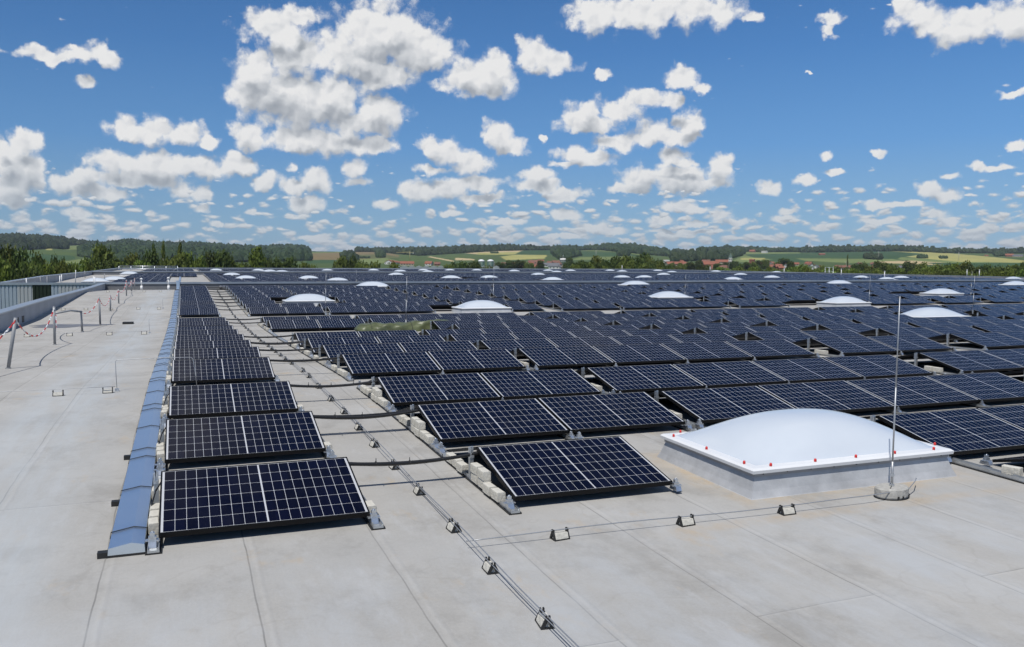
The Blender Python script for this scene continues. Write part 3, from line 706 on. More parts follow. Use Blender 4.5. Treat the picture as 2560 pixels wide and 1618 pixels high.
for ri in range(20):
    y = ROWY[ri]; zb = zr(y)
    for ci in range(0, 12):
        cn, x0, n = COLS[ci]
        if ci > 6 and ri > 12: continue
        for side in (0, 1):
            xp = x0 if side == 0 else x0+(n-1)*PIT
            if not have(xp, ri):
                # the block's edge has moved inward past a missing panel
                ks = [k for k in range(n) if have(x0+k*PIT, ri)]
                if not ks: continue
                xp = x0+(ks[0] if side == 0 else ks[-1])*PIT
            xe = xp-(.045 if ci == 0 else .06) if side == 0 else xp+PL+.03
            if not (-60 < proj((xe, y+RUN, zb+.4))[0] < 2620): continue
            if side == 0:
                yr = y+RUN+.01
                o = sup0 if fs_ else copy_tree(sup0); fs_ = False
                o.location = (xe, yr, zb+0.0); ns += 1
                if ci == 0: o.scale = (.5, .8, 1)
                tag(o, f'ridge support, {["left","right"][side]} end of the {["first","second","third","fourth","fifth","sixth","seventh","eighth","ninth","tenth","eleventh","twelfth"][ci]} panel block, {ordn(ri)} row back', 'support', 'ridge supports of the panel rows')
            if ri < 7 or (ri in (9, 11) and ci < 7):
                for yy, w_ in ((y-.01, 'near'), (y+2*RUN+.03, 'far')):
                    if w_ == 'far' and ri > 3: continue
                    if rect_hit(xe-.1, xe+.1, yy-.1, yy+.1, SKY1, .05): continue
                    o = ft0 if ff_ else copy_tree(ft0); ff_ = False
                    o.location = (xe, yy, zr(yy)); 
                    tag(o, f'small bracket, {["left","right"][side]} {w_} corner of the {colname[ci] if ci < 8 else ordn(ci)+" block"}, {ordn(ri)} row back', 'bracket', 'edge brackets holding the panels')
o = copy_tree(ft0); o.location = (8.6, 6.98, zr(7)); tag(o, 'small galvanised bracket right of the nearest skylight, before the right front panels', 'bracket', 'edge brackets holding the panels')
# brackets at inner joints, near rows
for ri in range(0, 7):
    y = ROWY[ri]
    for ci in range(1, 6):
        cn, x0, n = COLS[ci]
        for k in range(1, n):
            if not (have(x0+k*PIT, ri) and have(x0+(k-1)*PIT, ri)): continue
            xe = x0+k*PIT-.01
            o = copy_tree(ft0); o.location = (xe, y-.03, zr(y)); o.scale = (.8, .8, .78)
            tag(o, f'small bracket, {ordn(k-1)} joint of the {colname[ci]}, {ordn(ri)} row back', 'bracket', 'edge brackets holding the panels')
# ballast: fluted pale concrete stones set on the rails
def make_stone():
    mb = MB(); n = 6; L_ = 0.19; w_ = 0.040; h_ = 0.092
    poly = [(-w_, 0), (w_, 0), (w_, h_-.006), (w_-.006, h_), (-w_+.006, h_), (-w_, h_-.006)]
    mb.prism(poly, -L_/2, L_/2)
    for k in range(n):
        y = -L_/2+L_*(k+.5)/n
        for sx in (-1, 1): mb.box(sx*w_-.004, sx*w_+.004, y-.008, y+.008, .006, h_-.012)
    return mb.build('ballast_stone', M['concrete'])
st0 = make_stone(); f_st = True
def stone(x, y, up, lb, rz=0.0):
    global f_st
    o = st0 if f_st else st0.copy()
    if not f_st: COL.objects.link(o)
    f_st = False
    o.location = (x, y, zr(y)+0.033+up); o.rotation_euler = (0, 0, rz)
    tag(o, lb, 'ballast stone', 'pale ballast stones on the rails')
for ri in range(0, 13):
    if ri in (7, 8): cis = [0, 3]
    else: cis = [0, 1, 2, 3] if ri < 10 else [0, 1]
    y = ROWY[ri]
    for ci in cis:
        x = edge_x(ci, 0)-(.03 if ci == 1 else .02) + (.0)
        if ci == 0: x = -0.285
        if ri == 0 and ci == 2: continue
        if not have(COLS[ci][1], ri): continue
        pos = ([(.25, 0), (.46, 0), (.67, 0), (.88, 0), (.67, .094), (.88, .094), (1.32, 0), (1.53, 0), (1.74, 0)] if ri < 3 and ci == 1 else
               [(.35, 0), (.56, 0), (.77, 0), (1.35, 0), (1.6, 0)] if ri < 7 and ci < 2 else [(.55, 0), (.76, 0), (1.4, 0)])
        for q, (dy_, up) in enumerate(pos):
            nm = 'on top of the others' if up else f'{ordn(q)} from its near end'
            stone(x+random.uniform(-.012, .012), y+dy_, up, f'ballast stone, {colname[ci]}, {ordn(ri)} row, {nm}', random.uniform(-.05, .05))
for ri in (1, 2, 3, 4):
    x = edge_x(1, 1)+.03
    for q, dy_ in enumerate((.55, .76)):
        stone(x, ROWY[ri]+dy_, 0, f'ballast stone in the narrow gap, {ordn(ri)} row back, {ordn(q)} from its near end')
for ri in (0, 1, 2):
    stone(1.515+.035, ROWY[ri]+.30, -.02, f'ballast stone right of the narrow left column, {ordn(ri)} row back')
stone(8.47, 6.55, 0, 'pale ballast stone lying right of the nearest skylight', .3)
# ------------------------------------------------------------------ cable bundles from the left column to the blocks
def sag(p, q, s, n=14, wob=0.0):
    out = []
    for i in range(n+1):
        t = i/n; w = 4*t*(1-t)
        out.append((p[0]+(q[0]-p[0])*t, p[1]+(q[1]-p[1])*t+wob*math.sin(6.3*t), p[2]+(q[2]-p[2])*t-s*w))
    return out
for ri in list(range(0, 7))+[9, 10]+list(range(11, 20)):
    y = ROWY[ri]+RUN; zb = zr(y-RUN)
    r = empty('cable_bundle', (0, 0, 0))
    nst = {1: 4, 2: 2, 6: 3, 0: 2, 3: 2}.get(ri, 2) if ri < 11 else (3 if ri == 15 else 2)
    for q in range(nst):
        mb = MB(); dy_ = (q-(nst-1)/2)*.03
        mb.tube(sag((1.40, y+dy_+.03, zb+.315), (2.98, y+dy_+.01, zb+.325), random.uniform(.03, .07), wob=random.uniform(-.01, .01)), .019 if q < 2 else .014, 8)
        mb.build('cable', M['cable'], r)
    tb = MB()
    for t_ in (.2, .45, .7):
        x = 1.5+t_*1.4; z = zb+.32-.05*4*t_*(1-t_)
        tb.tube([(x, y-.05*nst/2, z), (x, y, z+.03), (x, y+.05*nst/2, z)], .004, 5); tb.box(x-.003, x+.003, y-.004, y+.004, z+.025, z+.055)
    tb.build('cable_tie', M['cable'], r)
    tag(r, f'black cable bundle bridging the walkway at the {ordn(ri)} panel row back', 'cable', 'cable bundles across the walkway')
# loose cables looping beside the tray
for q, ri in enumerate((0, 1, 2)):
    y = ROWY[ri]+RUN; mb = MB(); zb = zr(y)
    for w_ in (0, .03, .06):
        mb.tube([(-.2, y+.02, zb+.30), (-.28, y-.1-w_, zb+.20), (-.33, y-.35-w_, zb+.06), (-.36, y-.5-w_, zb+.03)], .006, 6)
    tag(mb.build('loose_cable', M['cable']), f'thin black cables drooping from the {ordn(ri)} ridge of the left column to the tray', 'cable', 'loose cables beside the tray')

# ------------------------------------------------------------------ cable tray
tr = empty('cable_tray', (0, 0, 0))
mb = MB(); yy = [7.16]+list(np.arange(8.6, 77.9, 1.5))+[77.9]
prof = [(-.60, .02), (-.595, .075), (-.43, .105), (-.335, .085), (-.33, .02)]
for i, y in enumerate(yy): mb.add([(x, y, zr(y)+h) for x, h in prof], [])
n = len(prof)
for i in range(len(yy)-1):
    for k in range(n-1):
        mb.f.append([i*n+k, i*n+k+1, (i+1)*n+k+1, (i+1)*n+k]); mb.mi.append(0); mb.sm.append(False)
mb.f.append([0, 1, 2, 3, 4][::-1]); mb.mi.append(0); mb.sm.append(False)
mb.build('lid', M['lid'], tr)
mb = MB()
for a, c in zip(yy[:-1], yy[1:]):
    vs = [(x, y, zr(y)+h) for h in (-.002, .02) for x, y in ((-.610, a), (-.26, a), (-.26, c), (-.610, c))]
    mb.add(vs, [(3, 2, 1, 0), (4, 5, 6, 7), (0, 1, 5, 4), (1, 2, 6, 5), (2, 3, 7, 6), (3, 0, 4, 7)])
mb.build('base_strip', M['rubber'], tr)
sy = []
y = 7.55
while y < 70:
    sy.append(y); y += 1.25 if len(sy) % 3 else 0.4
for y in sy[:95]:
    mb = MB(); pts = [(-.608, y-.01, zr(y)+.03), (-.603, y, zr(y)+.081), (-.43, y+.004, zr(y)+.111), (-.329, y+.008, zr(y)+.091), (-.322, y+.01, zr(y)+.03)]
    mb.tube(pts, .0045, 5); mb.build('strap', M['rubber'], tr)
fy = [7.2, 8.6, 10.4]
for y in fy:
    mb = MB(); mb.box(-.675, -.60, y-.035, y+.035, zr(y)+.0, zr(y)+.045); mb.build('foot_block', M['rubber'], tr)
mb = MB(); mb.box(-.62, -.30, 78.02, 78.34, 1.052, 1.17); mb.box(-.60, -.33, 77.80, 78.0, .42, 1.16); mb.build('wall_crossing', M['lid'], tr)
tag(tr, 'long blue-reflecting galvanised cable tray with black straps along the left panel column', 'cable tray')
# its continuation on the far roof
mb = MB()
for a in range(79, 147, 4): mb.add([(-.6, a, z2(a)+.01), (-.33, a, z2(a)+.01), (-.33, a+4, z2(a+4)+.01), (-.6, a+4, z2(a+4)+.01), (-.58, a, z2(a)+.1), (-.35, a, z2(a)+.1), (-.35, a+4, z2(a+4)+.1), (-.58, a+4, z2(a+4)+.1)], [(4, 5, 6, 7), (0, 1, 5, 4), (1, 2, 6, 5), (3, 0, 4, 7)])
tag(mb.build('cable_tray', M['lid']), 'short stretch of grey cable tray beyond the first cross wall', 'cable tray')

# ------------------------------------------------------------------ lightning conductor with block holders
def make_holder():
    r = empty('conductor_holder')
    mb = MB(); mb.box(-.058, .058, -.082, .082, 0.0, .012)
    for sy in (-1, 1):
        y0, y1 = sorted((sy*.082, sy*.070))
        mb.prism([(-.058, .012), (-.028, .012), (0, .062), (.028, .012), (.058, .012), (.020, .086), (-.020, .086)], y0, y1)
    mb.build('base', M['rubber'], r)
    mb = MB(); w, d, h = .052, .068, .068
    mb.add([(-w, -d, .012), (w, -d, .012), (w, d, .012), (-w, d, .012), (-w*.62, -d, h), (w*.62, -d, h), (w*.62, d, h), (-w*.62, d, h)],
        [(4, 5, 6, 7), (0, 1, 5, 4), (1, 2, 6, 5), (2, 3, 7, 6), (3, 0, 4, 7)]); mb.build('stone', M['concrete'], r)
    for sy in (-1, 1):
        mb = MB(); mb.box(-.020, -.007, sy*.076-.009, sy*.076+.009, .082, .106); mb.box(.007, .020, sy*.076-.009, sy*.076+.009, .082, .106); mb.build('clip', M['rubber'], r)
    return r
hd0 = make_holder(); f_h = True
XC = 2.14
def hold(x, y, rz, lb, grp, sc=1.0):
    global f_h
    o = hd0 if f_h else copy_tree(hd0); f_h = False
    o.location = (x, y, zr(y)); o.rotation_euler = (0, 0, rz); o.scale = (sc*.82, sc*.9, sc*.82); tag(o, lb, 'conductor holder', grp)
HYS = [3.9, 4.93, 5.92, 6.9, 8.06, 9.07, 10.14, 11.15, 12.28, 13.4, 14.75, 16.1, 17.2, 18.9]+[18.9+1.12*k for k in range(1, 40)]
for i, y in enumerate(HYS):
    hold(XC+random.uniform(-.02, .02)+(.03 if y > 16 else 0), y, random.uniform(-.12, .12), f'small stone conductor holder on the walkway line, {ordn(i)} from the viewer', 'conductor holders along the walkway')
def wire(pts, lb, r=.0048, name='conductor_wire', mat='wire'):
    mb = MB(); mb.tube(pts, r, 6); return tag(mb.build(name, M[mat]), lb, 'wire')
def zrp(x, y, h): return (x, y, zr(y)+h)
wire([zrp(XC+.012+.008*math.sin(y*2.1), y, .080) for y in np.arange(1.2, 63, .6)], 'straight round lightning conductor running over the walkway holders')
wire([zrp(XC-.014+.010*math.sin(y*1.7+1), y, .076) for y in np.arange(1.2, 63, .6)], 'second thinner line twinned with the walkway conductor', .0035)
# branch to the rod
HB = [(2.93, 6.40), (4.15, 6.36), (5.23, 6.32)]
for i, (x, y) in enumerate(HB):
    hold(x, y, math.pi/2 + random.uniform(-.1, .1), f'small stone conductor holder on the branch to the tall rod, {ordn(i)} from the walkway', 'holders on the branch to the rod', 1.0)
pts = []
for x in np.arange(2.1, 6.75, .15):
    y = 6.42-.03*(x-2.1) if x < 5.3 else 6.32-.02*(x-5.3)+.1*max(0, x-6.2)
    pts.append(zrp(x, y, .077+.008*math.sin(x*2.3)))
pts += [zrp(6.95, 6.45, .12), zrp(7.15, 6.62, .09)]
wire(pts, 'thin conductor branching from the walkway to the foot of the tall rod')
# ------------------------------------------------------------------ lightning rods
def make_rod(h, br, bh):
    r = empty('lightning_rod')
    mb = MB(); n = 20; vs = []; lev = [(br*.96, 0), (br, .02), (br, bh-.015), (br*.93, bh)]
    for rr, z in lev: vs += [(rr*math.cos(2*math.pi*k/n)*1.18, rr*math.sin(2*math.pi*k/n)*.85, z) for k in range(n)]
    fs = [(i*n+k, i*n+(k+1) % n, (i+1)*n+(k+1) % n, (i+1)*n+k) for i in range(3) for k in range(n)]+[[3*n+k for k in range(n)]]
    mb.add(vs, fs, 0, False); ft = mb.build('foot', M['greyconc'], r)
    mb = MB()
    for k in (14, 15, 17, 18): a = 2*math.pi*(k+.3)/n; mb.box(br*1.18*math.cos(a)-.008, br*1.18*math.cos(a)+.008, br*.85*math.sin(a)-.006, br*.85*math.sin(a)+.004, .003, .035)
    mb.tube([(-br*.7, -br*.62, .01), (-br*.62, -br*.5, bh+.004), (br*.1, br*.1, bh+.006)], .004, 5); mb.tube([(br*1.15*math.cos(a_), br*.88*math.sin(a_), .006) if False else (br*1.2*math.cos(a_), br*.87*math.sin(a_), .006) for a_ in np.linspace(0, 2*math.pi, 24)], .006, 5)
    mb.build('edge_trim', M['rubber'], ft)
    mb = MB(); mb.tube([(0, 0, bh-.02), (0, 0, bh+.25)], .013, 8); mb.tube([(0, 0, bh+.25), (0.006*h, 0, h*.55)], .0085, 8); mb.tube([(0.006*h, 0, h*.55), (.013*h, 0, h)], [.0065, .005], 8)
    mb.build('rod', M['wire'], r)
    mb = MB(); mb.box(-.022, .022, -.012, .012, bh+.1, bh+.125); mb.box(-.018, .018, -.018, .018, bh+.0, bh+.02); mb.build('clamp', M['galv'], r); return r
RODS = [(6.61, 6.42, 2.02, 'tall pale lightning rod in a round concrete foot before the nearest skylight'),
 (7.77, 31.0, 2.0, 'thin lightning rod rising in front of the olive tarpaulin'), (15.4, 42.4, 2.6, 'thin lightning rod before the skylight with the pale curb, left of centre'),
 (7.1, 46.0, 1.9, 'thin lightning rod before the leftmost large dome of the second field'), (33.1, 51.3, 1.6, 'thin lightning rod right of the centre dome'), (38.9, 40.0, 1.9, 'thin lightning rod at the right end of the dome on a pale curb'),
 (38.4, 32.3, 2.0, 'thin lightning rod near the right edge rising past the flattest dome'), (56.2, 47.5, 2.0, 'thin lightning rod behind the right-hand dome, left of the other rod'),
 (12.0, 63.0, 1.5, 'thin lightning rod crossing the dome before the cross wall')]
for i, (x, y, h, lb) in enumerate(RODS):
    r = make_rod(h, .155, .11); r.location = (x, y, zr(y)); tag(r, lb, 'lightning rod', 'lightning rods')
    if i > 0:
        for ch in r.children:
            if ch.name.startswith('rod'): ch.scale = (1.7, 1.7, 1)
# rods on the far roofs
for i, (px, ytop, yb) in enumerate(((1555, 665, 679), (1775, 668, 681), (2103, 674, 692), (2211, 680, 699), (2417, 676, 693), (2448, 676, 694), (1960, 672, 686), (1640, 667, 676))):
    q = on_deck(px, yb, 0.0)
    if q is None: continue
    d = ray(px, ytop); zt = HC+d[2]*q[1]/d[1]
    hgt = max(.6, zt-q[2]); r = empty('vent_pipe', (q[0], q[1], zroof(q[1])))
    mb = MB(); mb.tube([(0, 0, 0), (0, 0, hgt)], .07, 8); mb.build('pipe', M['white'], r)
    mb = MB(); mb.tube([(0, 0, hgt), (0, 0, hgt+.14)], .10, 8); mb.build('hood', M['white'], r)
    tag(r, f'slim white vent pipe on the far roofs, {ordn(i)} listed toward the right', 'vent pipe', 'vent pipes on the far roofs')

# ------------------------------------------------------------------ left service strip: holders, loops, posts, chain
LH = [[(-1.93, 15.25), (-1.21, 15.32)], [(-4.85, 31.6), (-3.6, 31.58), (-2.39, 31.52), (-1.31, 31.53)], [(-5.58, 46.8), (-4.57, 46.8), (-3.43, 46.6), (-2.18, 46.7), (-1.21, 46.55)], [(-4.76, 62.6), (-2.53, 62.5), (-1.5, 62.4)]]
wn_ = ['nearest', 'second', 'third', 'farthest']
for k, row in enumerate(LH):
    for i, (x, y) in enumerate(row):
        hold(x, y, math.pi/2, f'dark block holder on the {wn_[k]} cross wire of the left strip, {ordn(i)} from the left', 'block holders on the left strip', 1.05 if k == 0 else 1.2)
    yy0 = row[0][1]
    wire([zrp(x, yy0+(.06*(x+1.9)/3 if k == 0 else 0), .11) for x in np.linspace(-6.0, row[-1][0]+.12, 12)], f'{wn_[k]} pale wire crossing the left strip')
def loop(x0, y0, h, x1, lb):
    r = empty('conductor_loop', (x0, y0, zr(y0)))
    mb = MB(); mb.tube([(0, 0, .03), (-.01, 0, h*.55), (-.012, 0, h-.02), (0, 0, h), (.03, 0, h+.006), ((x1-x0)*.5, 0, h+.02), (x1-x0-.04, 0, h+.01), (x1-x0, 0, h-.02), (x1-x0+.03, 0, h*.5), (x1-x0+.05, 0, .05)], .006, 7)
    mb.build('bar', M['wire'], r); mb = MB(); mb.box(-.03, .03, -.025, .025, 0, .045); mb.build('foot', M['galv'], r); tag(r, lb, 'conductor bar', 'conductor bars bridging the tray')
loop(-1.08, 15.46, .52, .12, 'grey bent conductor bar bridging the tray onto the third and fourth panel rows')
loop(-1.15, 32.0, .5, -.1, 'grey bent conductor bar bridging the tray farther back')
loop(-1.03, 47.1, .5, -.1, 'thin upright conductor bar bridging the tray far back')
POSTS = [(-4.0, 14.2, 1.1, .0), (-3.49, 20.33, 1.07, .17), (-3.56, 27.78, 1.12, .01), (-3.43, 33.67, .74, -.02), (-3.14, 37.23, 1.11, -.02), (-3.39, 45.8, .8, 0), (-3.37, 51.2, .8, 0), (-3.38, 58.2, 1.0, .02), (-3.48, 65.6, .8, 0), (-3.78, 71.5, .8, .03), (-3.8, 76.6, 1.0, 0)]
tops = []
for i, (x, y, h, ln) in enumerate(POSTS):
    r = empty('barrier_post', (x, y, zr(y)))
    mb = MB(); mb.tube([(0, 0, 0), (ln, 0, h)], .036, 12); mb.build('pipe', M['pvcgrey'], r)
    mb = MB(); mb.tube([(0, 0, -.002), (0, 0, .02)], .055, 12); mb.build('collar', M['pvcgrey'], r)
    if i == 3:
        mb = MB(); mb.tube([(0, 0, h-.02), (-.3, -.5, h+.05), (-.72, -1.0, h-.02)], .032, 10); mb.build('crossbar', M['pvcgrey'], r)
    lab = ('leaning grey barrier post at the left edge' if i == 1 else 'short grey barrier post with a crossbar on top' if i == 3 else 'grey barrier post just left of the picture' if i == 0 else f'upright grey barrier post on the left strip, {ordn(i)} from the viewer')
    tag(r, lab, 'post', 'barrier posts on the left strip')
    tops.append((x+ln, y, zr(y)+h-.05))
for i in range(len(tops)-1):
    a, c = Vector(tops[i]), Vector(tops[i+1]); L_ = (c-a).length
    sg = .55 if i < 3 else .38
    if i == 2: c = Vector((tops[3][0]-.68, tops[3][1]-.98, tops[3][2]-.03))
    pts = [Vector(q) for q in sag(a, c, sg*min(1, L_/6), n=max(20, int(L_/.11)))]
    r = empty('barrier_chain', tuple(a))
    seg = MB()
    for k in range(len(pts)-1):
        mid = (pts[k]+pts[k+1])/2-a; d = (pts[k+1]-pts[k]).normalized()*.066
        seg.tube([mid-d, mid+d], [.012, .012], 6)
        up_ = Vector((0, 0, .016)) if k % 2 else Vector((.016, 0, 0))
        for sg_ in (-1, 1): seg.tube([mid-d*.8, mid-d*.5+up_*sg_, mid+d*.5+up_*sg_, mid+d*.8], .006, 5)
        if k % 4 == 3 or k == len(pts)-2:
            o = seg.build('red_links' if (k//4) % 2 else 'white_links', M['red' if (k//4) % 2 else 'white'], r); seg = MB()
    tag(r, f'red and white plastic chain sagging between the {ordn(i)} and {ordn(i+1)} barrier posts', 'chain', 'red and white barrier chains')
for x, y, h, lb in ((-3.3, 76.9, 1.0, 'white vent pipe before the cross wall, left one'), (-1.15, 73.3, 1.05, 'white vent pipe before the cross wall beside the tray')):
    r = empty('vent_pipe', (x, y, zr(y))); mb = MB(); mb.tube([(0, 0, 0), (0, 0, h*.35)], .10, 10); mb.tube([(0, 0, h*.35), (0, 0, h-.12)], .06, 10); mb.build('pipe', M['white'], r)
    mb = MB(); mb.tube([(0, 0, h-.12), (0, 0, h-.06), (0, 0, h)], [.11, .12, .05], 10); mb.build('hood', M['white'], r); tag(r, lb, 'vent pipe', 'vent pipes before the cross wall')
# roof drain + puddle
mb = MB(); mb.box(-2.35, -1.95, 37.4, 37.85, zr(37.6), zr(37.6)+.08); o = mb.build('roof_drain', M['rubber']); tag(o, 'flat black roof drain cover on the left strip', 'drain')
pv = []
for k in range(40):
    a = 2*math.pi*k/40; rr = 1+.18*math.sin(3*a+1)+.12*math.sin(7*a); pv.append((-4.3+1.35*rr*math.cos(a), 37.2+1.0*rr*math.sin(a)))
mb = MB(); mb.add([(x, y, zr(y)+.004) for x, y in pv], [list(range(40))]); tag(mb.build('water', M['wet']), kind='structure')

# ------------------------------------------------------------------ walls and parapets
PTY = [-8, 10, 20, 34, 40, 47, 64, 78]; PTZ = [.25, .42, .52, .62, .70, .76, .82, .96]
def ptop(y): return float(np.interp(y, PTY, PTZ))
r = empty('parapet_wall', (-6.3, 34, 0)); 
b1, b2 = MB(), MB(); yy = [-8, 0]+list(np.arange(6, 78.1, 6))
for a, c in zip(yy[:-1], yy[1:]):
    for q, x0, x1, lo, hi in ((b1, -6.48, -6.12, None, -.03), (b2, -6.52, -6.07, -.03, .02)):
        vs = [(x+6.3, y-34, (-9.2 if (lo is None and k == 0) else ptop(y)+(lo if k == 0 else hi))) for k in (0, 1) for x, y in ((x0, a), (x1, a), (x1, c), (x0, c))]
        q.add(vs, [(3, 2, 1, 0), (4, 5, 6, 7), (0, 1, 5, 4), (1, 2, 6, 5), (2, 3, 7, 6), (3, 0, 4, 7)])
b1.build('upstand', M['wallflash'], r); b2.build('coping', M['cap'], r)
mb = MB()
for y in (37.6, 38.8): mb.box(.155, .19, y-34, y-34+.5, zr(y)+.06, zr(y)+.32)
mb.build('drain_opening', M['rubber'], r)
tag(r, 'low grey parapet wall running back along the left roof edge', 'parapet')
def wall_x(name, x0, x1, y, th, zb_, zt, lb, capm='cap', body='walldark', caph=.12):
    r = empty(name, ((x0+x1)/2, y, zb_)); cx_ = (x0+x1)/2
    mb = MB(); mb.box(x0-cx_, x1-cx_, 0, th, -.4, zt-zb_-caph); mb.build('upstand', M[body], r)
    mb = MB(); mb.box(x0-cx_-.04, x1-cx_+.04, -.07, th+.07, zt-zb_-caph, zt-zb_); mb.build('coping', M[capm], r)
    tag(r, lb, 'parapet'); return r
wall_x('cross_wall', -6.10, 129, 78.0, .32, .38, 1.05, 'long grey cross wall with metal coping dividing the near roof from the far one', caph=.16)
wall_x('cross_wall', -13.4, 129, 148.0, .32, 1.1, 1.72, 'farther low grey cross wall across the roofs', caph=.12)
wall_x('parapet_wall', -13.4, 129, 215.0, .4, 1.8, 2.34, 'rearmost pale parapet before the trees and village', 'cap', 'wallflash', .16)
def wall_y(x, th, pts, lb, body='wallflash'):
    r = empty('parapet_wall', (x, pts[0][0], 0)); b1, b2 = MB(), MB()
    for (a, za), (c, zc_) in zip(pts[:-1], pts[1:]):
        for q, o_, lo, hi in ((b1, 0, -3, -.08), (b2, .05, -.08, 0)):
            vs = [(xx, yv-pts[0][0], zv+(lo if k == 0 else hi)) for k in (0, 1) for xx, yv, zv in ((-o_, a, za), (th+o_, a, za), (th+o_, c, zc_), (-o_, c, zc_))]
            q.add(vs, [(3, 2, 1, 0), (4, 5, 6, 7), (0, 1, 5, 4), (1, 2, 6, 5), (2, 3, 7, 6), (3, 0, 4, 7)])
    b1.build('upstand', M[body], r); b2.build('coping', M['cap'], r); tag(r, lb, 'parapet')
wall_y(-13.8, .35, [(78.4, 1.09), (100, 1.42), (148, 1.72), (215, 2.34)], 'far left parapet of the projecting roof with ties along it')
wall_y(129.0, .35, [(-8, .9), (60, .9), (100, 1.15), (150, 1.66), (215, 2.28)], 'pale parapet along the far right side of the roof')
# corrugated facade of the projecting part
r = empty('warehouse_wall', (-10, 78, -9)); 
mbs = {'clad': MB(), 'clad2': MB(), 'claddark': MB()}
x = -13.9
while x < -6.2:
    px = proj((x, 78, .8))[0]
    k = 'claddark' if -11.5 < x < -10.25 else ('clad2' if -12.6 < x < -11.5 or -9.6 < x < -8.4 else 'clad')
    x2 = min(x+.27, -6.2)
    mbs[k].add([(x+10, 0, 0), (x+10+.17, 0, 0), (x+10+.20, .05, 0), (x+10+.25, .05, 0), (x2+10, 0, 0)] + [(a, c, 9.86) for a, c in ((x+10, 0), (x+10+.17, 0), (x+10+.20, .05), (x+10+.25, .05), (x2+10, 0))],
        [(0, 1, 6, 5), (1, 2, 7, 6), (2, 3, 8, 7), (3, 4, 9, 8)])
    x = x2
mbs['clad'].build('cladding', M['clad'], r); mbs['clad2'].build('pale_cladding', M['clad2'], r); mbs['claddark'].build('dark_cladding', M['claddark'], r)
mb = MB(); mb.box(-3.9, 3.5, .06, .35, 0, 9.9); mb.build('core', M['walldark'], r)
mb = MB(); mb.box(-3.95, 3.86, -.06, .35, 9.86, 10.04); mb.build('coping', M['cap'], r)
tag(r, 'corrugated blue-grey warehouse wall with a dark green panel, beyond the left parapet', 'wall')
# short railing stubs on the far left roof edge and guard rails by the hatch
for i, (x, y) in enumerate(((-12.2, 80.3), (-11.2, 84), (-10.0, 82), (-12.8, 92), (-11.5, 96), (-8.9, 83), (-8.2, 92), (-7.9, 100), (-12.6, 118), (-12.3, 126), (-7.2, 81.5))):
    r = empty('barrier_post', (x, y, z2(y))); mb = MB(); hh_ = .95+.1*(i % 3); mb.tube([(0, 0, 0), (.05*((i % 3)-1), 0, hh_)], .04, 8); mb.build('pipe', M['pvcgrey' if i % 2 else 'white'], r)
    mb = MB(); mb.tube([(0, 0, 0), (0, 0, .03)], .07, 8); mb.build('collar', M['pvcgrey'], r); tag(r, f'thin barrier post on the far left roof, {ordn(i)} of its line', 'post', 'barrier posts on the far left roof')
r = empty('guard_rail', (-5.5, 150, z3(150)))
for nm, zz in (('top_rail', 1.25), ('middle_rail', .8)):
    mb = MB(); mb.tube([(-4.2, 0, zz), (4.6, 0, zz)], .05, 6); mb.tube([(-4.2, 4, zz), (4.6, 4, zz)], .05, 6); mb.tube([(-4.2, 0, zz), (-4.2, 4, zz)], .05, 6); mb.build(nm, M['galv'], r)
for x in np.linspace(-4.2, 4.6, 6):
    mb = MB(); mb.tube([(x, 0, 0), (x, 0, 1.25)], .045, 6); mb.build('upright', M['galv'], r)
tag(r, 'galvanised guard rail on the far left roof before the trees', 'railing')
r = empty('roof_hatch', (4.6, 79.6, z2(80)))
mb = MB(); mb.box(-1.3, 1.3, 0, 1.6, 0, .35); mb.build('curb', M['flash'], r); mb = MB(); mb.box(-1.35, 1.35, -.05, 1.65, .35, .42); mb.build('lid', M['galv'], r); tag(r, 'small metal roof hatch behind the first cross wall left of centre', 'hatch')

# ------------------------------------------------------------------ tarpaulin bundle
def tarp_mesh():
    mb = MB(); nx, na = 46, 22; vs = []
    rg = np.random.default_rng(3)
    ph = rg.uniform(0, 6.28, 12)
    for i in range(nx+1):
        t = i/nx; x = -1.75+3.5*t
        w = .36+.04*math.sin(5*t+1); h = .26+.12*t+.02*math.sin(9*t)
        e = min(1, t/.06, (1-t)/.03)**.5
        for k in range(na):
            a = math.pi*k/(na-1); q = abs(math.cos(a))**.55*(1 if math.cos(a) > 0 else -1)
            n_ = .028*math.sin(14*t+ph[0]+3*a)+.02*math.sin(31*t+ph[1]-4*a)+.014*math.sin(57*t+ph[2]+7*a)
            vs.append((x+.03*math.sin(7*a+5*t), -(w*(.55+.45*e)+n_)*q*(1.12-.2*math.sin(a)), max(0.0, (h*(.45+.55*e)+n_)*abs(math.sin(a))**.5)))
    fs = [(i*na+k, (i+1)*na+k, (i+1)*na+k+1, i*na+k+1) for i in range(nx) for k in range(na-1)]
    fs += [list(range(na)), [nx*na+k for k in range(na)][::-1]]
    mb.add(vs, fs, 0, True); return mb
r = empty('tarpaulin_bundle', (7.42, 30.0, zr(30.0)-.003), .06)
tarp_mesh().build('sheet', M['tarp'], r)
mb = MB()
for xx in (-1.3, .2, 1.35): mb.tube([(xx, -.46, .0), (xx+.02, -.40, .2), (xx+.03, -.15, .36), (xx+.03, .2, .37), (xx, .44, .02)], .008, 5)
mb.build('strap', M['cable'], r)
tag(r, 'long bundle wrapped in olive green tarpaulin lying in the panel gap', 'tarpaulin')

